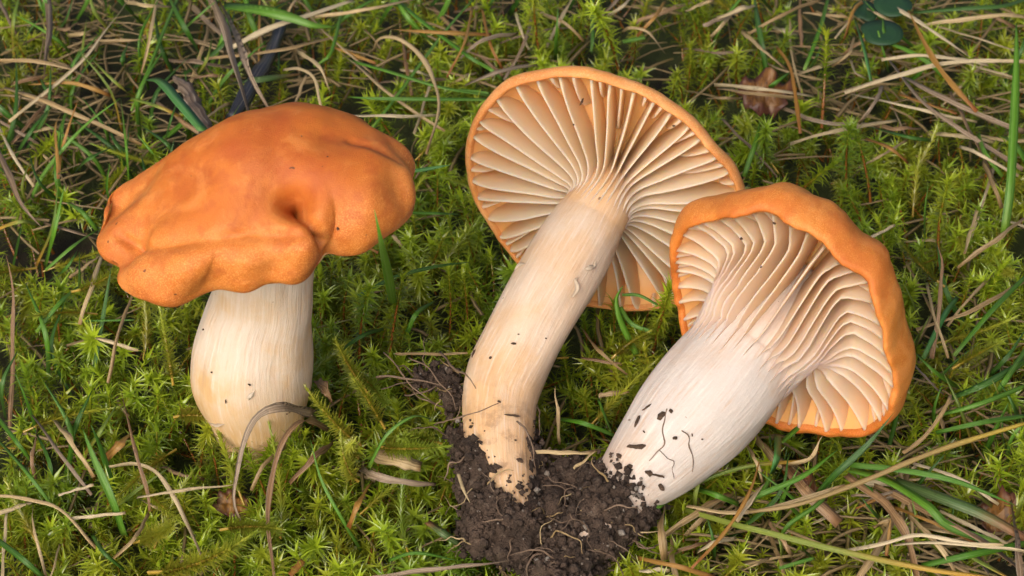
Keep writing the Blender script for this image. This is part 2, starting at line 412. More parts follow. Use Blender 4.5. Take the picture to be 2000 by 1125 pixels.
for a in ((206, 388, .38, -.17), (250, 372, .45, -.06), (335, 300, .5, .09), (690, 250, .5, -.14), (440, 250, .7, .06), (470, 262, .75, .12), (400, 300, .9, .06), (690, 330, .8, .09), (735, 385, .6, .06), (705, 425, .5, .07), (560, 300, .6, -.05), (575, 383, .26, -.42), (560, 372, .5, -.14), (590, 400, .2, -.15),
          (520, 395, .45, -.05), (600, 432, .32, .12), (585, 480, .45, .10), (440, 505, .5, .10), (345, 520, .55, .12), (270, 540, .4, .10), (220, 470, .35, .10), (255, 470, .3, -.06), (330, 400, .6, -.05), (395, 350, .5, -.04),
          (300, 460, .5, .05), (640, 262, .5, -.10), (500, 462, .35, -.07), (385, 462, .3, -.05), (700, 268, .4, .06), (755, 320, .3, .05), (640, 300, .5, .05)): dent(*a)
groove(((583, 388), (600, 415), (622, 450), (637, 482)), .09, -.38)
groove(((640, 410), (660, 440), (668, 470)), .22, .07)
groove(((250, 492), (300, 482), (380, 468), (470, 470), (540, 475), (600, 462)), .10, -.10)
groove(((262, 545), (330, 525), (440, 512), (520, 508), (590, 490)), .26, .10)
groove(((228, 455), (250, 480), (243, 512)), .09, -.14)
groove(((700, 262), (745, 285), (785, 305)), .12, -.08)
for j, p in enumerate(VW):
    disp[j] += (.035 * nz(p, 1.3, 5) + .018 * nz(p, 3.1, 9)) + .03 * rimw[j] * nz(p, 2.0, 2)
    disp[j] += .035 * rimw[j] * 1.5 * math.sin(15 * q[j % nA] + 2 * nz(p, .6, 1)) * (1 if j < 78 * nA else 0)
nrm[76 * nA:] = (0, 0, 1); disp[76 * nA:] = np.minimum(disp[76 * nA:], 0)
VW = VW + nrm * disp[:, None]
F = grid_faces(nP, nA); mi = [0] * len(F)
for k in range(len(F)):
    if k // nA > 74: mi[k] = 1
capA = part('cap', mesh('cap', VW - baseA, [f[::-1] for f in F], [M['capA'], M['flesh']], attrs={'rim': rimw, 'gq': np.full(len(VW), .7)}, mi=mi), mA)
obst_pts.append(VW[::9])

# ---- a cap that shows its gills
def make_cap(axis, root, base, rim_px, cen_px, O, n, R_out, prof_in, edge, back, n_full, m_cap, m_gill, seed, nc=300, bulge_at=0.0, ragged=0.0, short_share=.5, wav=.03, gw=(.022, .062)):
    e3 = -unit(n); e1 = unit(np.cross([0, 0, 1.0], e3)); e2 = np.cross(e3, e1)
    c0 = at_plane(*cen_px, O, unit(n))
    P = np.array([at_plane(*p, O, unit(n)) - c0 for p in rim_px])
    x, y = P @ e1, P @ e2; th = np.arctan2(y, x); rad = np.hypot(x, y)
    q = np.linspace(-math.pi, math.pi, nc, endpoint=False)
    Rr = smooth_loop(periodic(th, rad, q), 5)
    Rf = lambda a: np.interp((a + math.pi) % (2 * math.pi), np.r_[q + math.pi, 2 * math.pi], np.r_[Rr, Rr[0]])
    rng = random.Random(seed)
    zr = lambda a: wav * (math.sin(3 * a + seed) + .7 * math.sin(7 * a + seed * 2) + .6 * math.sin(13 * a + seed) + .9 * nz((math.cos(a) * 4, math.sin(a) * 4, seed), 1.0) + .7 * nz((math.cos(a) * 11, math.sin(a) * 11, seed), 1.0))
    W = lambda a, r, z: c0 + e1 * (math.cos(a) * r) + e2 * (math.sin(a) * r) + e3 * z
    prof = spline([(a, b, 0) for a, b in R_out], 40)[:, :2].tolist() + prof_in      # (kR, z) rows; |kR|: share of R
    V, rw = [], []
    for i, (k, z) in enumerate(prof):
        for j in range(nc):
            lip = max(0, 1 - abs(k - 1) / .25)
            d = (.02 + wav * .6) * nz((math.cos(q[j]) * 3, math.sin(q[j]) * 3, z), 1.5, seed) * lip + .012 * nz((math.cos(q[j]) * 14, math.sin(q[j]) * 14, z * 3), 1.0, seed) * lip
            bf = 1 + wav * 9 * nz((math.cos(q[j]) * 1.3, math.sin(q[j]) * 1.3, 0), 1.0, seed + 2) + .35 * math.cos(q[j] - bulge_at) * (wav > .04) if k > 1 and i < 40 else 1.0
            V.append(W(q[j], Rr[j] * (1 + (k - 1) * bf) + d, z + zr(q[j]) * lip + d * .5)); rw.append(float(sm(.75, 1.0, k)) if i < 40 else .6)
    F = grid_faces(len(prof), nc); mi = [0 if k // nc < 42 else 1 for k in range(len(F))]
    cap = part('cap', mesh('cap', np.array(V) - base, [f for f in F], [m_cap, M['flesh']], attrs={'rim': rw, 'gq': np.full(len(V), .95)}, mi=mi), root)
    obst_pts.append(np.array(V)[::7])
    # gills: full ones and shorter ones between them; their inner ends run down the stem's own surface
    Ls = np.r_[0, np.cumsum(np.linalg.norm(np.diff(axis[:, :3], axis=0), axis=1))]
    Tn = np.gradient(axis[:, :3], axis=0); Tn /= np.linalg.norm(Tn, axis=1)[:, None]
    i0 = int(np.argmin(np.linalg.norm(axis[:, :3] - c0, axis=1)))
    def on_stem(a, down, k):
        i = int(np.argmin(np.abs(Ls - (Ls[i0] - down)))); D = e1 * math.cos(a) + e2 * math.sin(a)
        d = unit(D - Tn[i] * (D @ Tn[i])); return axis[i, :3] + d * axis[i, 3] * k
    def curve(T, a, s):
        P = [(W(a, Rf(a) * r, z) if kind else on_stem(a, z, r)) for kind, r, z in T]
        pr = spline(P, 61)
        u = np.clip(s, 0, 1) * 60; k = np.minimum(u.astype(int), 59); f = (u - k)[:, None]
        return pr[k] * (1 - f) + pr[k + 1] * f
    g = 0
    angs = [(-math.pi + 2 * math.pi * (i + rng.uniform(-.18, .18)) / n_full) for i in range(n_full)]
    items = [(a, 1.0) for a in angs]
    for i in range(n_full):
        a, b = angs[i], angs[(i + 1) % n_full] + (2 * math.pi if i == n_full - 1 else 0)
        if rng.random() < short_share: items.append((a + (b - a) * rng.uniform(.42, .58), rng.choice((.1, .13, .17, .22, .3, .4))))
    al_ = sorted(a for a, _ in items)
    for a, b in zip(al_, al_[1:]):
        if False: items.append(((a + b) / 2 + rng.uniform(-.01, .01), rng.choice((.05, .07, .1))))
    NS, NQ = 20, 5
    for a0, s1 in items:
        ph, am = rng.uniform(0, 6), rng.uniform(.2, 1) * .018
        s = np.linspace(0, s1, NS); E, B = curve(edge, a0, s), curve(back, a0, s)
        if s1 < 1:                                           # a short gill rounds off before it reaches the stem
            k = np.sqrt(np.clip(1 - (s / s1) ** 3, 0, 1))[:, None] * (.62 + .3 * s1); E = B + (E - B) * k
        if ragged:
            jag = np.array([max(0, nz((a0 * 40, x * 16, seed), 1.0)) for x in s]) * ragged * sm(.3, .6, s); E = E + (B - E) * jag[:, None]
        V, F, gq = [], [], []
        tw = rng.uniform(-.05, .05)
        for i in range(NS):
            for sd in (-1, 1):
                for k in range(NQ):
                    f = (0, .07, .3, .65, 1)[k]; p = E[i] * (1 - f) + B[i] * f
                    rel = p - c0; rel = rel - e3 * (rel @ e3); r = np.linalg.norm(rel); tdir = np.cross(e3, rel / (r + 1e-6))
                    wdt = (gw[0] + (gw[1] - gw[0]) * f ** 1.6) * (.5 if k == 0 else 1) * (1 + .35 * max(0, 1 - s[i] * 7)) * (.5 + .5 * min(1, r / (Rf(a0) * .6)))
                    lat = (am * math.sin(s[i] * 8 + ph) + tw * (1 - f)) * r * .5 * (s[i] * (1 - s[i]) * 4 * .8 + .2)
                    V.append(p + tdir * (lat + sd * wdt) + e3 * zr(a0) * max(0, 1 - 4 * s[i])); gq.append(.5 * f + .55 * min(1, r / Rf(a0)) ** 1.6 - .06)
        st = 2 * NQ
        for i in range(NS - 1):
            for k in range(NQ - 1):
                A0, A1 = i * st + k, (i + 1) * st + k
                F.append((A0, A0 + 1, A1 + 1, A1)); F.append((A0 + NQ, A1 + NQ, A1 + NQ + 1, A0 + NQ + 1))
            F.append((i * st, (i + 1) * st, (i + 1) * st + NQ, i * st + NQ))
        for i in (0, NS - 1):
            for k in range(NQ - 1): F.append((i * st + k, i * st + k + 1, i * st + NQ + k + 1, i * st + NQ + k))
        part('gill', mesh('gill', np.array(V) - base, F, m_gill, attrs={'gq': gq}), cap); g += 1
    return cap, c0, (e1, e2, e3)

TOW = -FW
# ---- the long-stemmed mushroom lying down
OB = at_z(1182, 372, 2.62)
nB = unit(.84 * TOW + .545 * (-.36 * RT - .93 * UP))
baseB = at_z(985, 1050, 0)
mB = thing('mushroom', baseB, 'lying mushroom with long slender stem and flat round pale-orange cap showing wide-spaced cream gills', 'mushroom', 'meadow mushrooms')
rimB = [(1130, 150), (1230, 176), (1305, 216), (1385, 288), (1440, 362), (1460, 430), (1440, 505), (1392, 562), (1310, 597), (1230, 602), (1140, 593), (1060, 553), (1002, 503), (957, 438), (923, 368), (918, 280), (944, 215), (992, 172), (1055, 152)]
def ctrl_from(rows):
    o = []
    for px, py, z, r in rows:
        p = at_z(px, py, z); o.append((*p, r * cmpx(p)))
    return o
ctB = ctrl_from([(1003, 1060, .35, 50), (992, 985, .5, 62), (978, 880, .75, 70), (976, 800, .95, 74), (988, 735, 1.2, 78), (1025, 655, 1.55, 78), (1068, 575, 1.9, 78), (1112, 500, 2.2, 77), (1148, 440, 2.42, 70), (1174, 396, 2.6, 61)])
ctB.append((*(at_plane(1180, 385, OB, nB) - nB * .75), .55))
axB, tB, frB, stB = make_stem(mB, baseB, ctB, M['stemB'], .03, 12)
cB = make_cap(axB, mB, baseB, rimB, (1180, 385), OB, nB,
    R_out=[(.001, 1.25), (.35, 1.18), (.7, .85), (.92, .5), (1.02, .28), (1.035, .12), (1.02, .02)],
    prof_in=[(1.0, -.03), (.985, -.02), (.97, .08), (.93, .26), (.85, .44), (.7, .6), (.5, .66), (.3, .68), (.1, .68)],
    edge=[(1, .985, -.03), (1, .95, -.10), (1, .88, -.16), (1, .72, -.22), (1, .5, -.25), (1, .34, -.27), (0, 1.1, .48), (0, .97, .8)],
    back=[(1, .985, .05), (1, .965, .2), (1, .9, .42), (1, .74, .62), (1, .5, .7), (1, .25, .7), (0, .6, .3), (0, .75, .75)],
    n_full=36, m_cap=M['capB'], m_gill=M['gillB'], seed=3, short_share=.75, gw=(.021, .062))

# ---- the stout mushroom lying down
OC = at_z(1540, 640, 2.75)
nC = unit(.63 * TOW + .777 * (-.66 * RT - .75 * UP))
baseC = at_z(1130, 1110, 0)
mC = thing('mushroom', baseC, 'lying mushroom with stout white stem and incurved bright-orange cap, gills running onto stem', 'mushroom', 'meadow mushrooms')
rimC = [(1318, 500), (1325, 458), (1350, 432), (1400, 424), (1440, 411), (1480, 409), (1520, 420), (1590, 460), (1640, 508), (1690, 545), (1714, 590), (1738, 680), (1750, 760), (1738, 812), (1700, 845), (1645, 857), (1590, 850), (1525, 832), (1440, 785), (1372, 720), (1336, 645), (1319, 570)]
ctC = ctrl_from([(1078, 1140, .3, 34), (1110, 1095, .42, 40), (1163, 1030, .6, 50), (1218, 962, .8, 68), (1280, 893, 1.1, 94), (1345, 820, 1.45, 113), (1412, 745, 1.85, 115), (1466, 676, 2.25, 106), (1505, 624, 2.62, 92)])
ctC.append((*(at_plane(1512, 608, OC, nC) - nC * 1.15), .5))
axC, tC, frC, stC = make_stem(mC, baseC, ctC, M['stemC'], .04, 21, fibre=14.0)
cC = make_cap(axC, mC, baseC, rimC, (1512, 608), OC, nC,
    R_out=[(.001, 1.75), (.3, 1.72), (.6, 1.55), (.85, 1.2), (1.0, .8), (1.06, .45), (1.05, .15), (1.025, .0)],
    prof_in=[(1.0, -.05), (.975, -.04), (.96, .05), (.93, .25), (.87, .55), (.75, .85), (.55, 1.0), (.35, 1.05), (.1, 1.05)],
    edge=[(1, .975, -.03), (1, .94, .0), (1, .86, .08), (1, .75, .12), (1, .60, .06), (0, 1.32, .3), (0, 1.07, .85), (0, .96, 1.4)],
    back=[(1, .975, .05), (1, .95, .25), (1, .87, .62), (1, .75, .9), (1, .5, 1.06), (0, .5, .1), (0, .7, .7), (0, .8, 1.3)],
    n_full=38, m_cap=M['capC'], m_gill=M['gillC'], seed=8, ragged=.13, short_share=.55, wav=.065, gw=(.021, .062))
obst_pts_all = np.vstack(obst_pts)
#PART3
# ------------------------------------------------------------------ ground
def gz(x, y):
    return -1.75 + .38 * noise.noise(Vector((x * .22, y * .22, 3.1))) + .12 * noise.noise(Vector((x * .8, y * .8, 7.7)))
xs = np.r_[-400, -150, -60, np.linspace(-32, 32, 90), 60, 150, 400]
Vg = [(x, y, gz(x, y) if abs(x) < 60 and abs(y) < 60 else -1.75) for y in xs for x in xs]
n_ = len(xs); Fg = [(j * n_ + i, j * n_ + i + 1, (j + 1) * n_ + i + 1, (j + 1) * n_ + i) for j in range(n_ - 1) for i in range(n_ - 1)]
solo('ground', mesh('ground', Vg, Fg, M['ground']), (0, 0, 0), kind='structure')

# ------------------------------------------------------------------ where things stand, in words
def place(px, py):
    if py < 230 and px < 620 or (px < 330 and py < 420): return 'behind the upright mushroom'
    if px < 700 and py < 500: return 'beside the upright cap'
    if px < 560 and py < 790: return 'beside the upright stem'
    if px < 420: return 'in front of the upright mushroom'
    if px < 720 and py > 780: return 'at the foot of the upright stem'
    if py < 240 and px < 960: return 'between the upright and round caps'
    if px < 900 and py < 800: return 'between upright mushroom and long stem'
    if px < 960: return 'beside the soil on the long stem'
    if py < 160 and px < 1400: return 'behind the round gilled cap'
    if px > 1060 and px < 1330 and py < 900 and py > 500: return 'between the two lying stems'
    if py < 350: return 'behind the two lying caps'
    if px > 1640 and py < 760: return 'beside the bright orange lying cap'
    if px > 1640 and py < 960: return 'past the rim of the lying orange cap'
    if px < 1440: return 'in front of the stout white stem'
    return 'in front of the lying orange cap'

# ------------------------------------------------------------------ blades of grass and straw
RING = {}
def blade_mesh(P, w0, m, thick=.15, fold=.2, tip='', n=15, wob=.0, seed=0, face=None, bumpy=0.0):
    """P: control points (cm, world); w0: half width (cm), number or list; tip: which ends taper ('a' first, 'b' last)"""
    rng = random.Random(seed)
    P = np.asarray(P, float); wl = np.interp(np.linspace(0, 1, len(P)), np.linspace(0, 1, np.size(w0)), np.atleast_1d(w0))
    A = spline(np.c_[P, wl], n)
    T = np.gradient(A[:, :3], axis=0); T /= np.linalg.norm(T, axis=1)[:, None] + 1e-9
    f0 = unit(np.array([rng.uniform(-.5, .5), -.55, .75]) if face is None else face); tw = rng.uniform(-.5, .5) * (2.2 if wob > .02 else 1) if face is None else .2
    V, bl = [], []
    ring = ((-1, 1, 0), (0, 0, .5), (1, 1, 0), (.93, 1, -1), (0, 0, -.5), (-.93, 1, -1)) if thick < .6 else tuple((math.cos(k * math.pi / 3), 0, math.sin(k * math.pi / 3)) for k in range(6))
    o = rng.uniform(0, 50)
    for i in range(n):
        v = i / (n - 1); k = 1.0
        if 'a' in tip: k *= min(1, v * 2.2 + .04) ** .75
        if 'b' in tip: k *= min(1, (1 - v) * 2.2 + .04) ** .75
        if tip == '': k *= .82 + .18 * math.sin(v * math.pi)
        s = unit(np.cross(T[i], f0)); u = np.cross(s, T[i])
        a = tw * (v - .5) * 2; s, u = s * math.cos(a) + u * math.sin(a), u * math.cos(a) - s * math.sin(a)
        hw = A[i, 3] * k
        if wob: hw *= 1 + .45 * nz((v * 7, o, 0), 1.0)
        c = A[i, :3] + (s * nz((v * 4, o, 1), 1.0) + u * nz((v * 4, o, 9), 1.0)) * wob
        for (x, g, t) in ring:
            hb = hw * (1 + bumpy * nz((x * 3, t * 3, v * 9 + o), 1.3))
            V.append(c + s * x * hb + u * (g * fold * hw + t * thick * hb)); bl.append(((x + 1) / 2, v * max(1.0, 6), o) if False else ((x + 1) / 2, v, 0))
    V = np.array(V); F = grid_faces(n, 6) + [tuple(range(5, -1, -1)), tuple(range((n - 1) * 6, n * 6))]
    b = V[0].copy() if A[0, 2] < A[-1, 2] else V[-1].copy()
    return mesh('blade', V - b, F, m, attrs={'bl': bl}), b

KIND = {  # code: material, name, colour words, category, thickness, fold, wobble
 'g': ('g', 'grass_leaf', 'green', .10, .28, .0), 'gd': ('gd', 'grass_leaf', 'dark green', .10, .3, .0), 'gb': ('gb', 'grass_leaf', 'blue-green', .10, .15, .0),
 'gy': ('gy', 'grass_leaf', 'yellowing green', .14, .2, .0), 'gr': ('gr', 'grass_leaf', 'green grass turning brown', .10, .2, .0),
 'o': ('o', 'straw', 'orange-brown', .25, .25, .01), 'y': ('y', 'straw_stalk', 'yellow-tipped', .7, 0, .005),
 's': ('s', 'straw', 'tan', .2, .35, .03), 'p': ('p', 'straw', 'pale straw-coloured', .2, .35, .025), 'b': ('b', 'straw', 'dull brown', .14, .4, .035), 'k': ('k', 'straw', 'withered grey-brown', .12, .45, .035)}
used = {}
def lay(kind, wpx, pts, prof='l', z=(.35, .75, .35), label=None, face=None):
    mk, name, col, th, fo, wob = KIND[kind]
    k = len(used); used[k] = 1; rng = random.Random(1000 + k)
    if prof == 'l': zz = z; tip = ''
    elif prof == 'u': zz = (1.3, .7, -.6) if z == (.35, .75, .35) else z; tip = 'a'      # first point is the free tip
    elif prof == 'r': zz = (-.6, .7, 1.3) if z == (.35, .75, .35) else z; tip = 'b'
    elif prof == 'lu': zz = z; tip = 'a'
    elif prof == 'lr': zz = z; tip = 'b'
    dz = rng.uniform(-.1, .14)
    t = np.linspace(0, 1, len(pts)); hz = np.interp(t, np.linspace(0, 1, len(zz)), zz) + dz
    P = np.array([at_z(p[0], p[1], h) for p, h in zip(pts, hz)])
    ws = np.atleast_1d(wpx).astype(float) * .5 * cmpx(P[len(P) // 2])
    wm = float(np.max(np.atleast_1d(wpx)))
    if wm > 12: th *= 8 / wm; fo *= 1.3
    me, b = blade_mesh(P, ws, M[mk], th, fo, tip, n=max(12, 4 * len(pts)), wob=wob, seed=k, face=face)
    wm = float(np.max(np.atleast_1d(wpx))); L = np.sum(np.linalg.norm(np.diff(np.array(pts, float), axis=0), axis=1)); ch = np.linalg.norm(np.array(pts[-1], float) - np.array(pts[0], float))
    if label is None:
        wd = 'broad' if wm >= 13 else ('thin' if wm <= 6.5 else 'narrow'); ln = 'short ' if L < 90 else ('long ' if L > 240 else '')
        d = np.array(pts[-1], float) - np.array(pts[0], float); steep = abs(d[1]) > 1.3 * abs(d[0])
        cv = 'bent' if ch < .93 * L else ('upright' if prof in 'ur' and steep else ('steeply leaning' if steep else 'lying'))
        pm = pts[len(pts) // 2]; nm = {'straw': 'dry grass blade', 'grass_leaf': 'grass blade', 'straw_stalk': 'dry grass stalk'}[name]
        if kind == 'gr': nm = 'blade'
        label = f"{ln}{wd} {col} {nm} {cv} {place(*pm)}".replace('dry grass blade lying', 'dry grass blade laid').replace(' upright in', ' standing in')
    grp = 'green grass blades' if name == 'grass_leaf' else 'dry grass blades'
    return solo(name, me, b, label, 'grass blade' if name == 'grass_leaf' else 'dry grass', grp)

T_ = [  # traced from the photograph: kind, width, path, profile
 ('k', 14, [(94, -10), (96, 46), (90, 92), (85, 156)], 'lr'), ('p', 8, [(254, -6), (199, 71), (149, 132), (18, 238)]), ('s', 8, [(-8, 117), (71, 121), (135, 135), (194, 162)]),
 ('o', 8, [(55, 165), (135, 162), (178, 172), (215, 187)], 'lu'), ('s', 9, [(7, 172), (107, 206), (199, 245), (277, 283)]), ('g', 8, [(235, 192), (178, 235), (132, 281), (85, 341), (57, 398)], 'u'),
 ('g', 7, [(349, -8), (320, 60), (295, 124), (256, 217)]), ('s', 8, [(307, -8), (295, 64), (277, 142)]), ('o', 6, [(121, 217), (108, 249), (112, 300), (114, 349)], 'lu'),
 ('o', 7, [(153, 196), (128, 267), (116, 320), (108, 400)], 'u'), ('gy', 7, [(256, 192), (313, 210), (363, 233)]), ('k', 6, [(85, 435), (130, 449), (192, 468)]),
 ('p', 10, [(450, 94), (524, 57), (596, 32), (690, 2)]), ('s', 8, [(613, 34), (720, 18), (815, -2)]), ('s', 7, [(400, 117), (507, 103), (578, 92), (677, 66)]),
 ('gr', 13, [(453, 164), (507, 156), (592, 144)], 'lr'), ('p', 6, [(553, 137), (585, 135), (613, 153), (629, 217)]), ('s', 6, [(599, 146), (574, 208)]), ('p', 7, [(581, 100), (624, 132), (645, 181)], 'lr'),
 ('g', 7, [(667, 21), (656, 71), (642, 110), (613, 130)]), ('gd', 5, [(546, 46), (544, 137)]), ('o', 5, [(507, -5), (505, 146)]), ('s', 7, [(649, 89), (702, 132), (766, 188), (869, 256)]),
 ('g', 7, [(684, 119), (755, 139), (862, 171), (955, 187)]), ('g', 8, [(677, 189), (720, 192), (827, 194), (955, 195)], 'lu'), ('g', 7, [(925, -2), (862, 71), (777, 185), (718, 262)]),
 ('p', 6, [(660, 226), (760, 227), (859, 226)]), ('p', 6, [(841, 164), (809, 261)]), ('o', 8, [(766, 57), (862, 64), (960, 68)], 'lu'), ('g', 8, [(768, -6), (820, 39), (915, 110), (955, 135)]),
 ('o', 6, [(923, 14), (908, 82), (873, 151)]), ('o', 6, [(652, 92), (734, 124)]), ('gb', 8, [(785, 337), (830, 331), (880, 322)], 'r', (.4, .7, 1.0)),
 ('b', 8, [(12, 498), (25, 570), (25, 680), (20, 860)], 'u'), ('s', 9, [(199, 498), (178, 563), (156, 634)]), ('s', 7, [(261, 570), (231, 652), (210, 748)]), ('s', 7, [(199, 498), (135, 542)]),
 ('p', 8, [(167, 654), (270, 684)]), ('g', 9, [(128, 394), (160, 414), (190, 450)], 'lu'), ('g', 8, [(188, 451), (142, 482), (89, 528)]), ('g', 9, [(153, 560), (117, 592), (71, 649)]),
 ('gd', 9, [(217, 524), (206, 592), (181, 741)], 'u'), ('gd', 5, [(155, 492), (156, 600)], 'u'), ('gy', 8, [(114, 350), (103, 442), (71, 520)], 'u'), ('g', 10, [(126, 360), (107, 450), (89, 520)], 'u'),
 ('g', 4, [(167, 627), (261, 625)]), ('gy', 8, [(75, 439), (39, 433), (-6, 448)], 'l'), ('gd', 10, [(43, 440), (25, 528)], 'u'),
 ('s', 12, [(107, 821), (142, 867), (185, 931)]), ('g', 18, [(162, 839), (185, 896), (220, 974), (245, 1045)], 'u', (1.3, 1., .5, -.2)), ('gd', 12, [(178, 830), (199, 881), (231, 981)], 'u'),
 ('o', 18, [(265, 839), (235, 868), (206, 899)], 'lu'), ('b', 7, [(235, 753), (249, 825), (274, 910), (293, 999)], 'u', (1.6, 1.3, .9, .2)), ('p', 8, [(213, 912), (263, 906), (306, 924), (338, 970), (359, 1010), (402, 1107)]),
 ('p', 6, [(268, 972), (320, 963), (469, 944)], 'lr', (.8, 1.0, .9)), ('b', 9, [(75, 835), (64, 892), (68, 935)]), ('s', 8, [(-6, 969), (71, 977), (124, 1002), (188, 1070)]), ('p', 7, [(139, 1013), (245, 1002)]),
 ('s', 8, [(290, 1002), (263, 1052), (220, 1093)]), ('s', 6, [(64, 988), (68, 1045), (92, 1130)]), ('p', 7, [(14, 1002), (3, 1130)]), ('g', 9, [(-5, 815), (30, 860), (60, 899)]), ('g', 8, [(-5, 858), (53, 924), (100, 985)]),
 ('gd', 12, [(-5, 1055), (43, 1091), (85, 1128)]), ('g', 7, [(30, 730), (53, 785), (78, 860)], 'u'), ('gy', 6, [(133, 801), (110, 867)], 'u'), ('p', 6, [(114, 967), (183, 947)]), ('p', 8, [(-5, 1004), (64, 981)]),
 ('gd', 9, [(181, 1045), (203, 1080), (242, 1113)]), ('b', 12, [(649, 864), (610, 896), (567, 945)]), ('s', 8, [(574, 858), (514, 910), (491, 958)]), ('g', 7, [(606, 858), (628, 938), (670, 1017), (706, 1077)], 'u'),
 ('o', 14, [(724, 945), (700, 985), (681, 1031)]), ('g', 7, [(759, 1095), (813, 1080), (895, 1095)], 'lr'), ('gr', 16, [(898, 1063), (865, 1042), (834, 1020)], 'l', (.2, .5, .4)), ('o', 14, [(592, 1095), (567, 1124)]),
 ('g', 6, [(803, 416), (850, 417), (895, 419)]), ('gd', 8, [(700, 578), (771, 542), (849, 521), (916, 512)], 'lr'), ('gd', 8, [(668, 684), (707, 656), (749, 642)]), ('s', 8, [(767, 460), (785, 480)]), ('o', 7, [(703, 474), (739, 494)]),
 ('g', 10, [(796, 649), (813, 613), (849, 588)], 'lr'), ('s', 6, [(771, 691), (850, 692), (913, 690)], 'l', (.7, .8, 1.0)),
 ('g', 8, [(1090, 14), (1087, 69), (1084, 124)], 'u'), ('s', 6, [(1216, 63), (1230, 54), (1266, 63), (1301, 107)], 'lr'), ('s', 7, [(1037, 16), (1098, 44), (1140, 80)]), ('k', 8, [(900, 115), (941, 80), (1013, 63)]), ('k', 9, [(908, 168), (969, 143), (1048, 124)]),
 ('o', 6, [(941, 16), (958, 88), (982, 135)]), ('g', 7, [(911, 110), (960, 137), (985, 160)]), ('gd', 10, [(1156, -5), (1158, 69), (1155, 105)]), ('g', 8, [(895, 176), (955, 183)]), ('o', 7, [(1299, 3), (1279, 33), (1244, 71)]), ('k', 8, [(1373, 50), (1450, 19)]), ('s', 7, [(1340, 22), (1395, -2)]), ('g', 9, [(1216, 82), (1260, 73)]),
 ('s', 7, [(1448, 61), (1493, 100), (1537, 137)]), ('o', 8, [(1518, 93), (1540, 124), (1552, 174), (1563, 261)]), ('p', 8, [(1395, 165), (1493, 174), (1590, 187)]), ('s', 7, [(1400, 174), (1480, 184), (1570, 192)]), ('p', 8, [(1543, 282), (1624, 258), (1750, 235)]),
 ('g', 10, [(1484, 238), (1475, 280), (1453, 345)], 'u', (1.5, .9, .3)), ('g', 9, [(1618, -5), (1602, 56), (1571, 137)]), ('gb', 9, [(1668, 34), (1686, 90), (1702, 162)]), ('o', 7, [(1696, -3), (1668, 19), (1649, 75)]), ('p', 5, [(1671, 26), (1630, 75)]),
 ('p', 5, [(1661, 117), (1671, 143), (1696, 157)]), ('s', 5, [(1668, 72), (1658, 106), (1624, 131)]), ('b', 8, [(1562, -5), (1565, 90)]), ('p', 9, [(1400, 36), (1450, 17), (1478, 12)]), ('s', 7, [(1462, 67), (1524, 31), (1605, -3)]), ('s', 6, [(1568, 25), (1655, 34)]),
 ('p', 8, [(1710, -4), (1790, 40), (1899, 115)], 'lr'), ('o', 10, [(1773, 19), (1818, 106), (1862, 168), (1908, 218)], 'lu', (1.2, 1.2, 1.1, .8)), ('g', 9, [(1723, 84), (1759, 93), (1812, 121), (1843, 149)], 'lu'), ('p', 9, [(1650, 182), (1759, 146), (1852, 123), (2006, 120)], 'l', (.7, 1., 1., .9)),
 ('p', 7, [(1722, 117), (1790, 109), (1868, 115), (1930, 128)]), ('k', 11, [(1765, 152), (1837, 190), (1961, 243), (2006, 258)]), ('p', 6, [(1662, 184), (1759, 205), (1837, 224), (1908, 238)]), ('o', 7, [(1756, 185), (1868, 222)]), ('k', 9, [(1734, 115), (1790, 187), (1862, 246), (1998, 330)]), ('p', 7, [(1874, 286), (1914, 302), (1989, 344)]),
 ('g', 12, [(1955, 266), (1980, 280), (2006, 318)], 'lu'), ('gd', 9, [(1784, 25), (1899, 16), (1961, 12), (2006, -2)]), ('s', 8, [(1799, 51), (1868, 40), (1961, 30), (2006, 34)]), ('gd', 8, [(1690, 246), (1774, 268), (1818, 274)]), ('o', 7, [(1690, 271), (1737, 289), (1774, 319)]),
 ('g', 9, [(1911, 261), (1924, 299), (1958, 345)]), ('p', 7, [(1681, 12), (1712, 26), (1754, 51)]), ('k', 8, [(1725, 168), (1706, 202), (1675, 241)]),
 ('p', 6, [(1685, 472), (1748, 440)]), ('s', 9, [(2006, 424), (1948, 467), (1870, 522)]), ('b', 9, [(1831, 478), (1840, 520), (1835, 602), (1820, 700)], 'u', (1.3, 1.1, .8, .2)), ('s', 8, [(1790, 645), (1884, 613), (1956, 574), (2006, 545)]),
 ('g', 10, [(2006, 537), (1938, 606), (1863, 695)]), ('g', 6, [(1813, 360), (1806, 417), (1806, 485)], 'u'), ('gb', 11, [(1870, 581), (1842, 620), (1803, 700)]), ('s', 8, [(1909, 407), (1884, 496)]), ('s', 6, [(1810, 552), (1824, 613), (1852, 700)]), ('s', 9, [(1920, 314), (1941, 364), (1956, 407)]),
 ('g', 10, [(1839, 810), (1913, 789), (2006, 752)]), ('gd', 14, [(1860, 778), (1927, 749), (2006, 703)]), ('g', 12, [(1943, 773), (1967, 738), (2006, 680)]), ('g', 10, [(1828, 845), (1913, 826), (2006, 812)]),
 ('s', 8, [(1857, 773), (1839, 810), (1804, 853), (1764, 885)], 'l', (.9, .8, .6, .5)), ('s', 8, [(1836, 815), (1849, 871)], 'lr'), ('g', 12, [(1661, 908), (1760, 918), (1867, 940), (1981, 986)], 'lr', (.7, .9, .9, .6)),
 ('g', 18, [(1659, 918), (1733, 940), (1813, 990), (1853, 1028), (1950, 1062)]), ('gr', 22, [(1749, 940), (1840, 974), (1920, 1006), (2006, 1054)]), ('b', 18, [(1653, 929), (1720, 977), (1760, 1022), (1781, 1070), (1795, 1130)]), ('b', 14, [(1707, 950), (1787, 988), (1867, 1028), (1933, 1070), (2006, 1120)]),
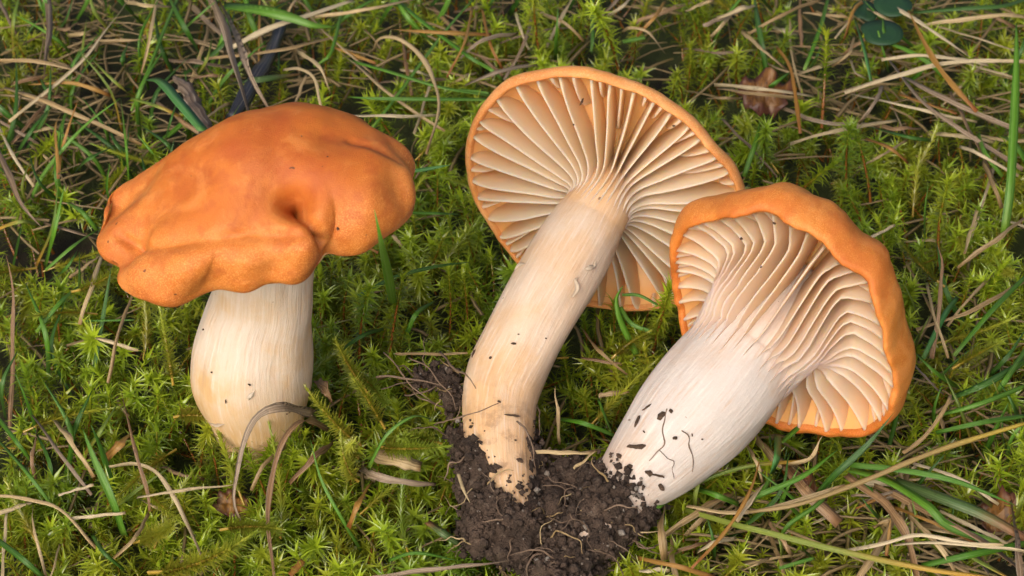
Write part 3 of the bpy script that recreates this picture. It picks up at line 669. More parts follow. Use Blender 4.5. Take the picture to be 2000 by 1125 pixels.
 ('o', 8, [(1744, 990), (1813, 1017), (1907, 1060)]), ('p', 7, [(1656, 1076), (1733, 1060), (1797, 1046), (1867, 1057), (1960, 1065)], 'l', (.8, 1., 1., .9)), ('p', 7, [(1744, 1066), (1827, 1060), (1933, 1068), (2006, 1077)], 'l', (.8, 1., 1., .9)),
 ('g', 11, [(1639, 876), (1570, 929), (1490, 964), (1470, 975)], 'lu', (1.1, .9, .6)), ('g', 12, [(1357, 953), (1400, 968), (1442, 985)]), ('g', 12, [(1309, 974), (1285, 990), (1261, 1017)]), ('gy', 8, [(1357, 948), (1410, 924), (1477, 908), (1567, 901)]),
 ('gb', 16, [(1519, 849), (1517, 892), (1506, 926)]), ('g', 9, [(1506, 929), (1485, 969)]), ('g', 11, [(1561, 834), (1527, 865)]), ('o', 7, [(1485, 892), (1463, 964), (1421, 1033), (1351, 1110)], 'lu', (1.1, 1.2, 1., .8)), ('p', 11, [(1493, 945), (1453, 996), (1437, 1017)], 'l', (.9, 1., 1.)),
 ('b', 24, [(1533, 908), (1570, 958), (1639, 1022)]), ('s', 8, [(1341, 988), (1410, 1001), (1490, 996), (1570, 974), (1650, 948)], 'l', (.6, .8, .9, .9)), ('s', 18, [(1300, 985), (1292, 1040), (1297, 1095)]), ('o', 10, [(1245, 1089), (1317, 1105), (1395, 1128)]), ('p', 9, [(1248, 1115), (1308, 1113)]),
 ('g', 8, [(1522, 1110), (1589, 1090)]), ('b', 8, [(1501, 1016), (1533, 1062), (1549, 1084)]), ('s', 8, [(1607, 852), (1583, 894), (1538, 908)], 'lu', (1.2, .8, .5)), ('g', 9, [(1627, 926), (1605, 977), (1543, 1022), (1527, 1044)], 'lu'), ('p', 9, [(1362, 1078), (1397, 1060), (1437, 1049)]), ('s', 7, [(1453, 862), (1477, 900), (1490, 942)]),
 ('o', 8, [(1740, 1012), (1736, 1050), (1731, 1086)], 'lu', (1.2, 1., .8)), ('o', 6, [(1744, 961), (1672, 993)]), ('s', 10, [(1773, 1006), (1827, 1057), (1867, 1120)]), ('s', 7, [(1787, 1065), (1893, 1120)]), ('gy', 9, [(1893, 1086), (1968, 1128)]), ('g', 14, [(1800, 1105), (1893, 1084), (2006, 1060)]), ('p', 8, [(1835, 998), (1968, 1062)]),
 ('s', 6, [(1133, 640), (1169, 685), (1225, 731)]), ('b', 7, [(1135, 699), (1215, 712)]), ('s', 10, [(1169, 773), (1228, 765)]), ('g', 9, [(1092, 819), (1140, 827), (1201, 851)]), ('g', 7, [(1169, 781), (1193, 843)]), ('s', 6, [(1084, 755), (1090, 810), (1093, 868)], 'u', (1.2, .8, .3)),
 ('g', 9, [(1212, 600), (1233, 632), (1273, 648)], 'l', (1., .9, .8)), ('g', 7, [(1215, 576), (1247, 577), (1284, 596)], 'l', (1.2, 1.2, 1.1)), ('s', 8, [(1020, 880), (1090, 885), (1162, 884)], 'l', (.9, 1., 1.)), ('s', 6, [(1120, 915), (1164, 880)], 'l', (1., 1.2)),
]
H_ = [  # the blades one notices first, with words of their own
 ('gb', 22, [(284, 156), (313, 160), (348, 199), (396, 256)], 'lu', (1.0, 1.5, 1.7, 1.6), 'broad smooth blue-green grass blade curving down behind the upright orange cap'),
 ('k', [4, 16, 14, 8], [(-8, 285), (21, 345), (43, 400), (85, 448)], 'lr', (.6, .9, .8, .5), 'curled withered grey grass leaf ending beside the upright orange cap'),
 ('k', [20, 18, 14, 9], [(404, -14), (436, 46), (453, 114), (488, 232)], 'l', (.6, 1.3, 1.6, 1.4), 'wide withered grey-brown grass leaf arching onto the upright cap'),
 ('k', [18, 15, 12, 8], [(428, 6), (460, 71), (485, 135), (526, 214)], 'l', (.6, 1.2, 1.5, 1.4), 'second withered grass leaf forked from the wide one above the upright cap'),
 ('g', 22, [(435, 14), (507, 21), (571, 36), (613, 50), (656, 53)], 'lr', (.5, .9, .9, .8, .6), 'broad bright green grass blade lying flat behind the upright cap by the black twig'),
 ('s', [7, 9, 9, 7], [(730, 100), (741, 75), (777, 75), (820, 110), (848, 160), (857, 213), (832, 302)], 'l', (.4, 1.0, 1.3, 1.3, 1.2, 1., .6), 'hooked tan straw arching through the moss between the upright and round caps'),
 ('k', [20, 18, 13, 11, 10, 8, 6], [(612, 806), (550, 796), (503, 814), (475, 867), (464, 924), (461, 981), (478, 1031)], 'l', (1.0, 1.9, 1.9, 1.5, 1.1, .8, .4), 'large arched grey-brown dead grass blade crossing the base of the upright stem'),
 ('b', [16, 18, 15, 12, 11, 9, 6], [(642, 836), (603, 821), (567, 846), (539, 903), (525, 974), (525, 1045), (536, 1130)], 'l', (.6, 1.5, 1.6, 1.3, 1.0, .8, .5), 'arched brown dead grass blade with pale edges beside the upright stem base'),
 ('g', 7, [(845, 819), (806, 814), (756, 849), (720, 913)], 'lu', (.8, 1.3, 1.2, .5), 'bright thin green grass blade curling out of the soil tuft on the long stem'),
 ('b', 22, [(621, 743), (640, 765), (653, 789)], 'l', (.7, .9, .6), 'torn brown leaf scrap against the side of the upright stem'),
 ('k', [12, 16, 12, 7], [(706, 917), (734, 931), (791, 942), (850, 946)], 'l', (.5, .9, .9, .6), 'folded papery tan sheath below the feathery moss beside the soil'),
 ('s', 30, [(734, 890), (780, 902), (822, 913)], 'l', (.4, .6, .5), 'wide flat papery straw sheet under the feathery moss beside the soil'),
 ('k', [7, 10, 9, 7, 3], [(728, 1126), (806, 1116), (877, 1109), (950, 1102), (1022, 1088)], 'lr', (1.0, 1.1, 1.2, 1.2, 1.1), 'long grey-white straw lying across the bottom of the soil clod'),
 ('g', [2, 13, 20, 22, 20], [(731, 409), (742, 467), (750, 505), (758, 545), (768, 598)], 'l', (7.5, 6.9, 5.6, 3.6, .5), 'single bright green grass blade standing before the lobe of the upright cap'),
 ('g', 18, [(1985, 45), (1985, 125), (1978, 280), (1972, 370), (1961, 455)], 'lu', (2.6, 2.3, 1.5, 1., .3), 'tall broad upright bright green grass blade among straw behind the orange lying cap'),
 ('y', [7, 10, 11, 11, 10], [(1463, 1000), (1560, 985), (1680, 942), (1787, 897), (1867, 868), (2008, 825)], 'l', (.8, 1., 1.1, 1.3, 1.4, 1.6), 'long straight stalk turning from tan to yellow in front of the lying orange cap'),
 ('gd', [5, 13, 13, 11], [(1746, 806), (1693, 870), (1632, 926), (1596, 964)], 'lu', (2.0, 1.5, 1., .4), 'dark green grass blade crossing the lower rim of the lying orange cap'),
 ('gy', [12, 12, 12, 11], [(1338, 996), (1437, 1025), (1490, 1038), (1650, 1078), (1813, 1112), (1940, 1130)], 'l', (.5, .9, 1.0, 1.1, 1.0, .9), 'long smooth green stem turning yellow lying before the straw tangle'),
 ('g', 12, [(1217, 558), (1204, 584), (1212, 627), (1243, 692)], 'lu', (1.8, 1.5, 1.1, .4), 'curled green grass blade looping up against the round gilled cap'),
]
for t in T_: lay(*t)
for kd, wd, pts, pr, zz, lb in H_: lay(kd, wd, pts, pr, zz, lb, np.array([.25, .6, .75]) if lb.startswith('single bright') else None)

# loose blades that fill the turf between those
rng = random.Random(42)
def in_view_zone(z):
    x0, y0, x1, y1 = z; return rng.uniform(x0, x1), rng.uniform(y0, y1)
zones_dry = [((0, 0, 450, 330), 26), ((450, 0, 950, 180), 14), ((1300, 880, 2000, 1125), 34), ((1400, 0, 2000, 300), 30), ((0, 880, 420, 1125), 6), ((1750, 300, 2000, 900), 8), ((900, 0, 1400, 110), 12)]
zones_green = [((0, 0, 430, 440), 70), ((430, 0, 950, 160), 16), ((1300, 880, 2000, 1125), 26), ((1780, 600, 2000, 900), 10), ((1400, 0, 2000, 200), 10), ((0, 450, 200, 1125), 10), ((900, 0, 1400, 110), 8)]
for zn, cnt in zones_dry:
    for _ in range(int(cnt * .75)):
        x, y = in_view_zone(zn); L = rng.uniform(50, 220); a = rng.gauss(.25 if zn[0] > 1200 else -.1, .75)
        dx, dy = math.cos(a) * L / 2, math.sin(a) * L / 2; bd = rng.uniform(-.15, .15) * L
        zb = rng.uniform(-.3, .45)
        lay(rng.choice('ssspbk'), rng.uniform(4, 9.5) if zn[1] < 800 or zn[0] < 1000 else rng.uniform(5, 16), [(x - dx, y - dy), (x - dy * bd / L, y + dx * bd / L), (x + dx, y + dy)], 'l', (zb - .2, zb + .1, zb - .2))
for zn, cnt in zones_green:
    for _ in range(cnt):
        x, y = in_view_zone(zn); L = rng.uniform(60, 210); a = rng.uniform(-2.5, -.6)
        dx, dy = math.cos(a) * L, math.sin(a) * L; b = rng.uniform(-.2, .2) * L
        lay(rng.choice(('g', 'gd', 'gd', 'g', 'gy')), rng.uniform(6, 12), [(x + dx, y + dy), (x + dx * .5 + b, y + dy * .5), (x, y)], 'u', (rng.uniform(.2, 1.0), rng.uniform(.1, .6), -.9))
#PART4
# ------------------------------------------------------------------ moss
def shoot(seed, h=1.7, hi=True, frond=False, far=False):
    """one shoot, base at the origin, growing along +z: verts, tris, age, along, stem"""
    r = random.Random(seed); V, F, age, al, st, rd = [], [], [], [], [], []
    bx, by = r.uniform(-.25, .25), r.uniform(-.25, .25)
    axis = lambda t: np.array([bx * t * t * h, by * t * t * h, t * h])
    def tang(t): return unit(axis(t + .02) - axis(t - .02))
    ns, kq = (7, 4) if hi else (4, 3); rad = .035 if not frond else .03
    for i in range(ns):
        t = i / (ns - 1); c = axis(t * .97)
        for k in range(kq):
            a = 2 * math.pi * k / kq; V.append(c + np.array([math.cos(a), math.sin(a), 0]) * rad * (1 - .45 * t)); age.append(1 - t); al.append(0); st.append(1.0 if t < .75 else .3); rd.append(0.)
    for i in range(ns - 1):
        for k in range(kq):
            a, b = i * kq + k, i * kq + (k + 1) % kq; F += [(a, b, b + kq), (a, b + kq, a + kq)]
    prof = ((0, .6), (.15, 1.0), (.38, .66), (.68, .27), (1, 0)) if hi else ((0, .7), (.22, 1.0), (.6, .4), (1, 0))
    if far: prof = ((0, .8), (.4, 1.0), (1, 0))
    nl = 34 if far else (115 if hi else 64) if not frond else (170 if hi else 120)
    th = r.uniform(0, 6.28)
    for j in range(nl):
        t = .12 + .88 * (j / (nl - 1)) ** (.85 if not frond else 1.0); th += 2.39996 + r.uniform(-.3, .3)
        ax, c = tang(min(t, .97)), axis(min(t, .985)); R = unit(np.array([math.cos(th), math.sin(th), 0]) - ax * (np.array([math.cos(th), math.sin(th), 0]) @ ax)); B = np.cross(ax, R)
        top = t > .9
        if frond:
            L = r.uniform(.22, .34) * (1.15 - .5 * t); p0, p1 = r.uniform(15, 35), r.uniform(45, 85); wm = L * .11
            if top: p0, p1, L = 5, r.uniform(8, 35), .2
        else:
            L = r.uniform(.24, .40) * (.75 + .35 * t); p0, p1 = r.uniform(30, 65), r.uniform(85, 165); wm = L * (r.uniform(.075, .115) if hi else r.uniform(.075, .11))
            if top: p0 = r.uniform(8, 55); p1 = p0 + r.uniform(10, 75); L = r.uniform(.28, .46)
        p = c.copy(); rl = r.uniform(-.12, .12); base = len(V); prev = 0; tw = r.uniform(-.25, .25)
        for l, wv in prof:
            ph = math.radians(p0 + (p1 - p0) * (prev + l) / 2)
            d = ax * math.cos(ph) + R * math.sin(ph); p = p + d * (l - prev) * L; prev = l
            nn = ax * math.sin(ph) - R * math.cos(ph); b2 = B * math.cos(tw) + nn * math.sin(tw)
            if wv == 0: V.append(p); age.append(1 - t); al.append(1.0); st.append(0.); rd.append(rl)
            else:
                for s in (-1, 0, 1): V.append(p + b2 * s * wm * wv + nn * (.4 * wm * wv * abs(s))); age.append(1 - t); al.append(l); st.append(0.); rd.append(rl)
        m = len(prof)
        for i in range(m - 2):
            a = base + i * 3
            F += [(a, a + 1, a + 4), (a, a + 4, a + 3), (a + 1, a + 2, a + 5), (a + 1, a + 5, a + 4)]
        a = base + (m - 2) * 3; F += [(a, a + 1, a + 3), (a + 1, a + 2, a + 3)]
    age = np.clip(np.array(age) + np.array(rd), 0, 1)
    return np.array(V), np.array(F, np.int32), age, np.array(al), np.array(st)

HI = [shoot(100 + i, 1.7, True) for i in range(12)]
LO = [shoot(200 + i, 1.6, False) for i in range(8)]
VL = [shoot(250 + i, 1.6, False, False, True) for i in range(5)]
FR = [shoot(300 + i, 2.0, True, True) for i in range(5)]
def shoot_mesh(S, m, name):
    return mesh(name, S[0], S[1], m, True, {'age': S[2], 'al': S[3], 'st': S[4], 'rnd': np.zeros(len(S[0]))})
HIm = [shoot_mesh(S, M['moss'], 'moss_shoot') for S in HI]; FRm = [shoot_mesh(S, M['frond'], 'moss_frond') for S in FR]

kd = kdtree.KDTree(len(obst_pts_all))
for i, p in enumerate(obst_pts_all): kd.insert(p, i)
kd.balance()
AX = np.array([p for p, r in obst_axis]); AR = np.array([r for p, r in obst_axis])
def blocked(p, clear=.32):
    if kd.find(Vector(p))[2] < clear: return True
    d = np.linalg.norm(AX - p, axis=1); return bool(np.any(d < AR + .15))
# silhouettes that no moss may stand in front of (pixel discs with the depth of what they belong to)
KEEP = []
for A_, lo in ((axB, 0), (axC, 0), (np.array(spline(stemA_ctrl, 60)), 15)):
    for i in range(lo, len(A_), 3):
        p = A_[i, :3]; x, y = proj(p); KEEP.append((x, y, A_[i, 3] / cmpx(p) * .9, (p - CAM) @ FW))
for cx, cy, r, p in ((1180, 360, 235, OB), (1560, 640, 200, OC), (1640, 720, 130, OC), (500, 400, 180, cA), (330, 470, 90, cA), (690, 370, 110, cA), (960, 960, 90, at_z(960, 960, .6)), (1050, 1030, 110, at_z(1050, 1000, .6)), (1130, 960, 100, at_z(1130, 960, .6)), (860, 750, 50, at_z(860, 750, .8))):
    KEEP.append((cx, cy, r, (np.asarray(p) - CAM) @ FW))
KEEP = np.array(KEEP)
def hides(p):
    x, y = proj(p); d = (np.asarray(p) - CAM) @ FW
    return bool(np.any((np.hypot(KEEP[:, 0] - x, KEEP[:, 1] - y) < KEEP[:, 2] + 12) & (d < KEEP[:, 3])))
def moss_w(px, py):
    w_ = 1.0
    for cx, cy, sx, sy, k in ((180, 200, 270, 230, .93), (1650, 1040, 360, 150, .9), (1780, 120, 330, 150, .7), (480, 60, 330, 100, .8), (1930, 800, 130, 150, .7), (1150, 40, 250, 70, .4)):
        w_ *= 1 - k * math.exp(-((px - cx) / sx) ** 2 - ((py - cy) / sy) ** 2)
    return w_
def orient(d, spin):
    z = unit(d); q_ = Vector((0, 0, 1)).rotation_difference(Vector(z)); return (q_.to_matrix() @ Matrix.Rotation(spin, 3, 'Z'))

rng = random.Random(5); n_hero = 0
def place_shoot(me, b, d, s, label, group, name='moss_shoot', spin=None):
    o = solo(name, me, b, label, 'moss', group)
    o.rotation_euler = orient(d, rng.uniform(0, 6.28) if spin is None else spin).to_euler(); o.scale = (SC * s,) * 3
    return o
def try_shoot(x, y, tries=3):
    g = gz(x, y); k_ = 1 if rng.random() < .75 else 2.2; lean = np.array([rng.gauss(0, .32) * k_, rng.gauss(-.12, .3) * k_, 1.0]); s = rng.uniform(.85, 1.2) + .28 * noise.noise(Vector((x * .5, y * .5, 2.2)))
    for _ in range(tries):
        b = np.array([x, y, g + .1]); u = unit(lean)
        pts = [b + u * 1.75 * s * f for f in (.35, .65, 1.0)]
        if not any(blocked(p) for p in pts) and not hides(pts[2] + [0, 0, .15]) and not hides(pts[1]): return b, u, s
        s *= .72
        if s < .4: break
    return None
# shoots one can pick out by their red stems (tip pixel, foot pixel, tip height)
for (tx, ty), (fx, fy), zt in (((1022, -5), (1060, 128), 1.5), ((1188, 10), (1208, 140), 1.4), ((1618, 70), (1605, 250), 1.3), ((1462, 245), (1505, 345), 1.0), ((1815, 345), (1835, 520), 1.2), ((700, 545), (702, 700), 1.2), ((775, 562), (762, 690), 1.1), ((1640, 245), (1655, 380), 1.1), ((1690, 260), (1700, 395), 1.1), ((1300, 575), (1275, 690), 1.2), ((1875, 130), (1890, 240), .9)):  # noqa
    b = at_z(fx, fy, -.4); t = at_z(tx, ty, zt + .2); v = t - b
    place_shoot(HIm[n_hero % 12], b, v, np.linalg.norm(v) / 1.72, 'tall springy moss shoot with bare red stem ' + place((tx + fx) / 2, (ty + fy) / 2), 'tall red-stemmed moss shoots'); n_hero += 1
nf = 0
for (tx, ty), (fx, fy), zt in (((640, 672), (722, 772), 1.3), ((688, 722), (752, 838), 1.2), ((604, 806), (705, 870), 1.2), ((632, 856), (700, 895), .9), ((834, 892), (738, 872), 1.0), ((770, 842), (862, 866), .8), ((372, 1032), (262, 1060), 1.2), ((486, 1121), (290, 1118), 1.2), ((322, 640), (338, 752), 1.3), ((250, 400 + 150), (140, 570), .7), ((1740, 480), (1845, 560), .8), ((1250, 640), (1195, 700), .7), ((640, 900), (700, 940), .7), ((420, 790), (340, 815), .8), ((1960, 660), (1860, 720), .8), ((545, 1010), (430, 1035), .6)):
    b = at_z(fx, fy, .55); t = at_z(tx, ty, zt + .45); v = t - b
    o = place_shoot(FRm[nf % 5], b, v, np.linalg.norm(v) / 2.0, 'feathery yellow-green moss frond lying ' + place((tx + fx) / 2, (ty + fy) / 2), 'feathery moss fronds', 'moss_frond'); nf += 1
    o.scale = (SC * max(1.15, np.linalg.norm(v) / 1.7), ) * 2 + (SC * np.linalg.norm(v) / 2.0,)
for k_, (tx, ty) in enumerate(((418, 838), (440, 862), (466, 872), (492, 868), (520, 874), (546, 866), (572, 858), (596, 846), (402, 806), (455, 892), (505, 898), (560, 890), (610, 872))):
    t = at_z(tx, ty, .45 + .1 * (k_ % 3)); b = t + np.array([.25 * math.sin(k_ * 2.1), -.15, -1.45]); v = t - b
    place_shoot(HIm[(k_ * 5) % 12], b, v, np.linalg.norm(v) / 1.75, 'green moss shoot pressed against the foot of the upright stem', 'moss shoots round the upright stem'); n_hero += 1
k_ = 0
while k_ < 44:
    px, py = rng.uniform(0, 2000), rng.uniform(0, 1125)
    if rng.random() > moss_w(px, py) ** 1.5: continue
    b = at_z(px, py, .0); a = rng.uniform(0, 6.28); v = np.array([math.cos(a) * 1.5, math.sin(a) * 1.5, rng.uniform(.2, .9)]) * rng.uniform(.6, 1.1)
    if any(blocked(b + v * f) or hides(b + v * f) for f in (0, .35, .7, 1.)): continue
    place_shoot(FRm[k_ % 5], b, v, rng.uniform(.7, 1.0), 'small feathery yellow-green moss frond half buried ' + place(px, py), 'feathery moss fronds', 'moss_frond'); k_ += 1
# the three hundred shoots that show largest
cells = []
tries = 0; taken = []
while n_hero < 300 and tries < 9000:
    tries += 1
    px, py = rng.uniform(-20, 2020), rng.uniform(-20, 1150)
    if rng.random() > moss_w(px, py): continue
    p = at_z(px, py, .35)
    if taken and np.min(np.hypot(*(np.array(taken) - p[:2]).T)) < .62 * (1 + .25 * (tries < 2500)): continue
    r_ = try_shoot(p[0], p[1])
    if r_ is None: continue
    taken.append(p[:2]); b, u, s = r_
    place_shoot(HIm[rng.randrange(12)], b, u, s, ('tall' if s > 1.08 else 'short' if s < .85 else 'springy') + ' green moss shoot with ' + ('tilted' if abs(u[0]) > .35 or u[2] < .85 else 'upright') + ' starry tip ' + place(px, py), 'springy moss shoots'); n_hero += 1

# the rest of the moss carpet: one mass
PV, PF, PA, PL, PS, PR = [], [], [], [], [], []; off = 0; cnt = 0
def add_lo(x, y, dz, src=None):
    global off, cnt
    g = gz(x, y); lean = np.array([rng.gauss(0, .4), rng.gauss(-.05, .4), 1.0]); s = rng.uniform(.55, 1.1)
    u = unit(lean); b = np.array([x, y, g + dz])
    for _ in range(3):
        pts = [b + u * 1.6 * s * f for f in (.4, .7, 1.0)]
        if not any(blocked(p, .25) for p in pts) and not hides(pts[2]): break
        s *= .7
    else: return
    S = src[rng.randrange(len(src))] if src else LO[rng.randrange(8)]; Rm = np.array(orient(u, rng.uniform(0, 6.28)))
    PV.append(S[0] @ Rm.T * s + b); PF.append(S[1] + off); PA.append(np.clip(S[2] + .08, 0, 1)); PL.append(S[3]); PS.append(S[4]); PR.append(np.full(len(S[0]), rng.random())); off += len(S[0]); cnt += 1
for _ in range(3500):
    px, py = rng.uniform(-60, 2060), rng.uniform(-60, 1200)
    if rng.random() > moss_w(px, py) ** (.85 if px < 700 and py < 450 else .45): continue
    p = at_z(px, py, 0)
    if rng.random() > .55 + 1.2 * noise.noise(Vector((p[0] * .55, p[1] * .55, 9.3))) + .25: continue
    add_lo(p[0], p[1], rng.uniform(.05, .5))
for _ in range(5200):
    x, y = rng.uniform(-27, 27), rng.uniform(-20, 30)
    qx, qy = proj((x, y, 0))
    if -60 < qx < 2060 and -60 < qy < 1200: continue
    add_lo(x, y, rng.uniform(0, .4), VL)
me = mesh('moss_carpet', np.vstack(PV), np.vstack(PF), M['moss'], True, {'age': np.hstack(PA), 'al': np.hstack(PL), 'st': np.hstack(PS), 'rnd': np.hstack(PR)})
solo('moss_carpet', me, (0, 0, 0), 'dense green moss carpet covering the ground under the mushrooms', 'moss', None, 'stuff')
print('moss', n_hero, nf, cnt, len(me.polygons), 'tries', tries)

# thatch: short dead grass caught in the moss, one mass
TV, TF, TB = [], [], []; off = 0
def strip(c, a, L, w_, tilt, bend):
    global off
    d = np.array([math.cos(a), math.sin(a), tilt]); sdv = unit(np.cross(d, [0, 0, 1])); upv = np.cross(sdv, unit(d))
    for i, t in enumerate((-.5, -.17, .17, .5)):
        q_ = c + d * L * t + sdv * bend * (t * t) * L + np.array([0, 0, -abs(t) * .1 * L])
        for s_, h_ in ((-1, 0), (0, .7), (1, 0)): TV.append(q_ + sdv * s_ * w_ + upv * h_ * w_); TB.append(((s_ + 1) / 2, t + .5, 0))
    for i in range(3):
        for k in range(2):
            a0 = off + i * 3 + k; TF.extend([(a0, a0 + 1, a0 + 4), (a0, a0 + 4, a0 + 3)])
        a0 = off + i * 3; TF.extend([(a0 + 2, a0, a0 + 3), (a0 + 2, a0 + 3, a0 + 5)])
    off += 12
for _ in range(5000):
    px, py = rng.uniform(-150, 2150), rng.uniform(-150, 1300)
    dens = 1 - moss_w(px, py)
    if rng.random() > .07 + dens: continue
    p = at_z(px, py, rng.uniform(-1.0, -.15 + .35 * dens))
    if blocked(p, .2) or hides(p): continue
    strip(p, rng.gauss(-.2, .8) if px > 1200 else rng.uniform(0, 3.14), rng.uniform(.5, 2.2), rng.uniform(.018, .05), rng.uniform(-.2, .2), rng.uniform(-.3, .3))
solo('thatch', mesh('thatch', np.array(TV), np.array(TF, np.int32), M['thatch'], True, {'bl': TB}), (0, 0, 0), 'tangled dead grass litter lying down in the moss', 'litter', None, 'stuff')
#PART5
# ------------------------------------------------------------------ soil on the lying stems
from mathutils import Quaternion
soil_base = at_z(1040, 1000, 0)
clod = thing('soil_clod', soil_base, 'dark crumbly soil clod with rootlets holding both lying stem bases together', 'soil')
rng = random.Random(77); SP = []; SM = []
def fbm(p, o=0.0): return nz(p, 1.6, o) * .6 + nz(p, 3.7, o + 2) * .3 + nz(p, 8.5, o + 5) * .16
def coat(A, frames, i1, mask, seed, thick):
    ns, na = i1, 72; V, F = [], []
    for i in range(ns):
        s_, b_ = frames[i]
        for j in range(na):
            a = 2 * math.pi * j / na; d = s_ * math.cos(a) + b_ * math.sin(a); p = A[i, :3] + d * A[i, 3]
            k = mask(*proj(p), p); t = (thick + .22 * fbm(p, seed)) * k - .14 * (1 - k) + (.10 * nz(p, 5, 3) if 0 < k else 0) - .05
            V.append(p + d * t)
    F = grid_faces(ns, na); c = len(V); V.append(A[0, :3] + (A[0, :3] - A[1, :3])); F += [((j + 1) % na, j, c) for j in range(na)]
    V = np.array(V); part('soil_coat', mesh('soil_coat', V - soil_base, F, M['soil']), clod)
    k = np.array([mask(*proj(p), p) for p in V]); SP.append(V[k > .5]); SP.append(V[k > .5])
    kk = np.array([mask(proj(p)[0], proj(p)[1] + 34, p) for p in V]); SM.append((V[(k < .5) & (kk > .4)], A))
def maskB(px, py, p):
    e = 16 * nz(p, 2.2, 4) + 22 * nz(p, 5.5, 1) + 12 * nz(p, 13, 1)
    left = (px - (912 + (py - 815) * .47)) + e                     # bare strip lies to the right of this line
    right = (1046 - (py - 815) * .10) - px + e
    bare = min(sm(-24, 24, left), sm(-22, 22, right), sm(26, -26, py - 962 + e)) if py > 800 else 1.0
    return float(sm(795, 860, py + e * 1.3) * (1 - bare))
def maskC(px, py, p):
    e = 30 * nz(p, 2.0, 8) + 30 * nz(p, 5, 2) + 14 * nz(p, 13, 1)
    return float(sm(-30, 40, (py - 905) * .75 - (px - 1210) * .68 + e - 22))
coat(axB, frB, 38, maskB, 3, .16); coat(axC, frC, 40, maskC, 6, .17)
def ico(n=2):
    import bmesh
    bm = bmesh.new(); bmesh.ops.create_icosphere(bm, subdivisions=n, radius=1); V = np.array([v.co[:] for v in bm.verts]); F = [tuple(v.index for v in f.verts) for f in bm.faces]; bm.free(); return V, F
IV, IF = ico(4)
for px, py, z, r, sq in ((1085, 955, .5, 42, (1.2, 1, .8)), (1120, 928, .6, 36, (1.1, 1, .9)), (1158, 938, .55, 38, (1, 1, 1)), (1055, 1010, .35, 48, (1, 1, .8)), (1000, 1068, .3, 46, (1.1, 1, .8)), (935, 1045, .4, 42, (.8, 1, 1)), (918, 950, .5, 38, (.8, 1, 1.2)), (902, 872, .6, 30, (.8, 1, 1.2)),
                         (885, 775, .9, 22, (.9, 1, 1.2)), (868, 738, 1.0, 22, (1.2, 1, .7)), (838, 737, .95, 15, (1.5, 1, .6)), (1175, 968, .5, 30, (1, 1, 1)), (1105, 1045, .42, 34, (1.1, 1, 1)), (1048, 900, .7, 20, (1, 1, 1.2)), (1075, 1000, .4, 44, (1, 1, 1)), (1085, 1100, .4, 26, (1, 1, 1))):
    c = at_z(px, py, z); R = r * cmpx(c); V = IV * np.array(sq) * R; o_ = rng.uniform(0, 30)
    V = np.array([v * (1 + .55 * fbm((v + c), o_)) for v in V]) + c
    part('soil_lump', mesh('soil_lump', V - soil_base, IF, M['soil']), clod); SP.append(V[::2])
SPA = np.vstack(SP)
CV, CF = [], []; O8 = np.array([(1, 0, 0), (-1, 0, 0), (0, 1, 0), (0, -1, 0), (0, 0, 1), (0, 0, -1)], float); OF = [(0, 2, 4), (2, 1, 4), (1, 3, 4), (3, 0, 4), (2, 0, 5), (1, 2, 5), (3, 1, 5), (0, 3, 5)]
GV, GF = [], []
SX = [v for v, _ in SM if len(v)]; SX = np.vstack(SX) if SX else SPA
smear = [SX[rng.randrange(len(SX))] for _ in range(700)]
for i in range(8200):
    p = (SPA[rng.randrange(len(SPA))] if i < 7500 else smear[i - 7500] + TOW * .1) + np.array([rng.gauss(0, .05) for _ in range(3)]); r = min(.10, .012 + rng.expovariate(42))
    q_ = np.array(Quaternion(Vector((rng.gauss(0, 1), rng.gauss(0, 1), rng.gauss(0, 1))).normalized(), rng.uniform(0, 6)).to_matrix())
    V = (O8 * [rng.uniform(.6, 1.3) for _ in range(3)] * (1 + .35 * np.random.rand(6, 1))) @ q_.T * r + p
    if i % 16: CF += [tuple(len(CV) + k for k in f) for f in OF]; CV += list(V)
    else: GF += [tuple(len(GV) + k for k in f) for f in OF]; GV += list(p + (V - p) * .7)
cr = part('soil_crumbs', mesh('soil_crumbs', np.array(CV) - soil_base, np.array(CF, np.int32), M['soil'], False), clod); cr['kind'] = 'stuff'
cr = part('mineral_grains', mesh('mineral_grains', np.array(GV) - soil_base, np.array(GF, np.int32), M['grain'], False), clod); cr['kind'] = 'stuff'
def rootlet(P, w_, m='root'):
    me, b = blade_mesh(P, [w_, w_ * .8, w_ * .4], M[m], .9, 0, '', n=14, wob=.05, seed=rng.randrange(9999))
    o = part('rootlet', me, clod); o.location = Vector(b - soil_base); return o
vis = SPA[[proj(p)[1] < 1140 for p in SPA]]
for i in range(170):
    p = vis[rng.randrange(len(vis))]; d = unit(np.array([rng.gauss(0, 1), rng.gauss(-.5, .5), rng.gauss(.45, .5)])); L = rng.uniform(.25, 1.1)
    P = [p]
    for k in range(4): d = unit(d + np.array([rng.gauss(0, .5), rng.gauss(-.1, .4), rng.gauss(-.12, .4)])); P.append(P[-1] + d * L / 4)
    rootlet(P, rng.uniform(.008, .022), rng.choice(('root', 'root', 's')))
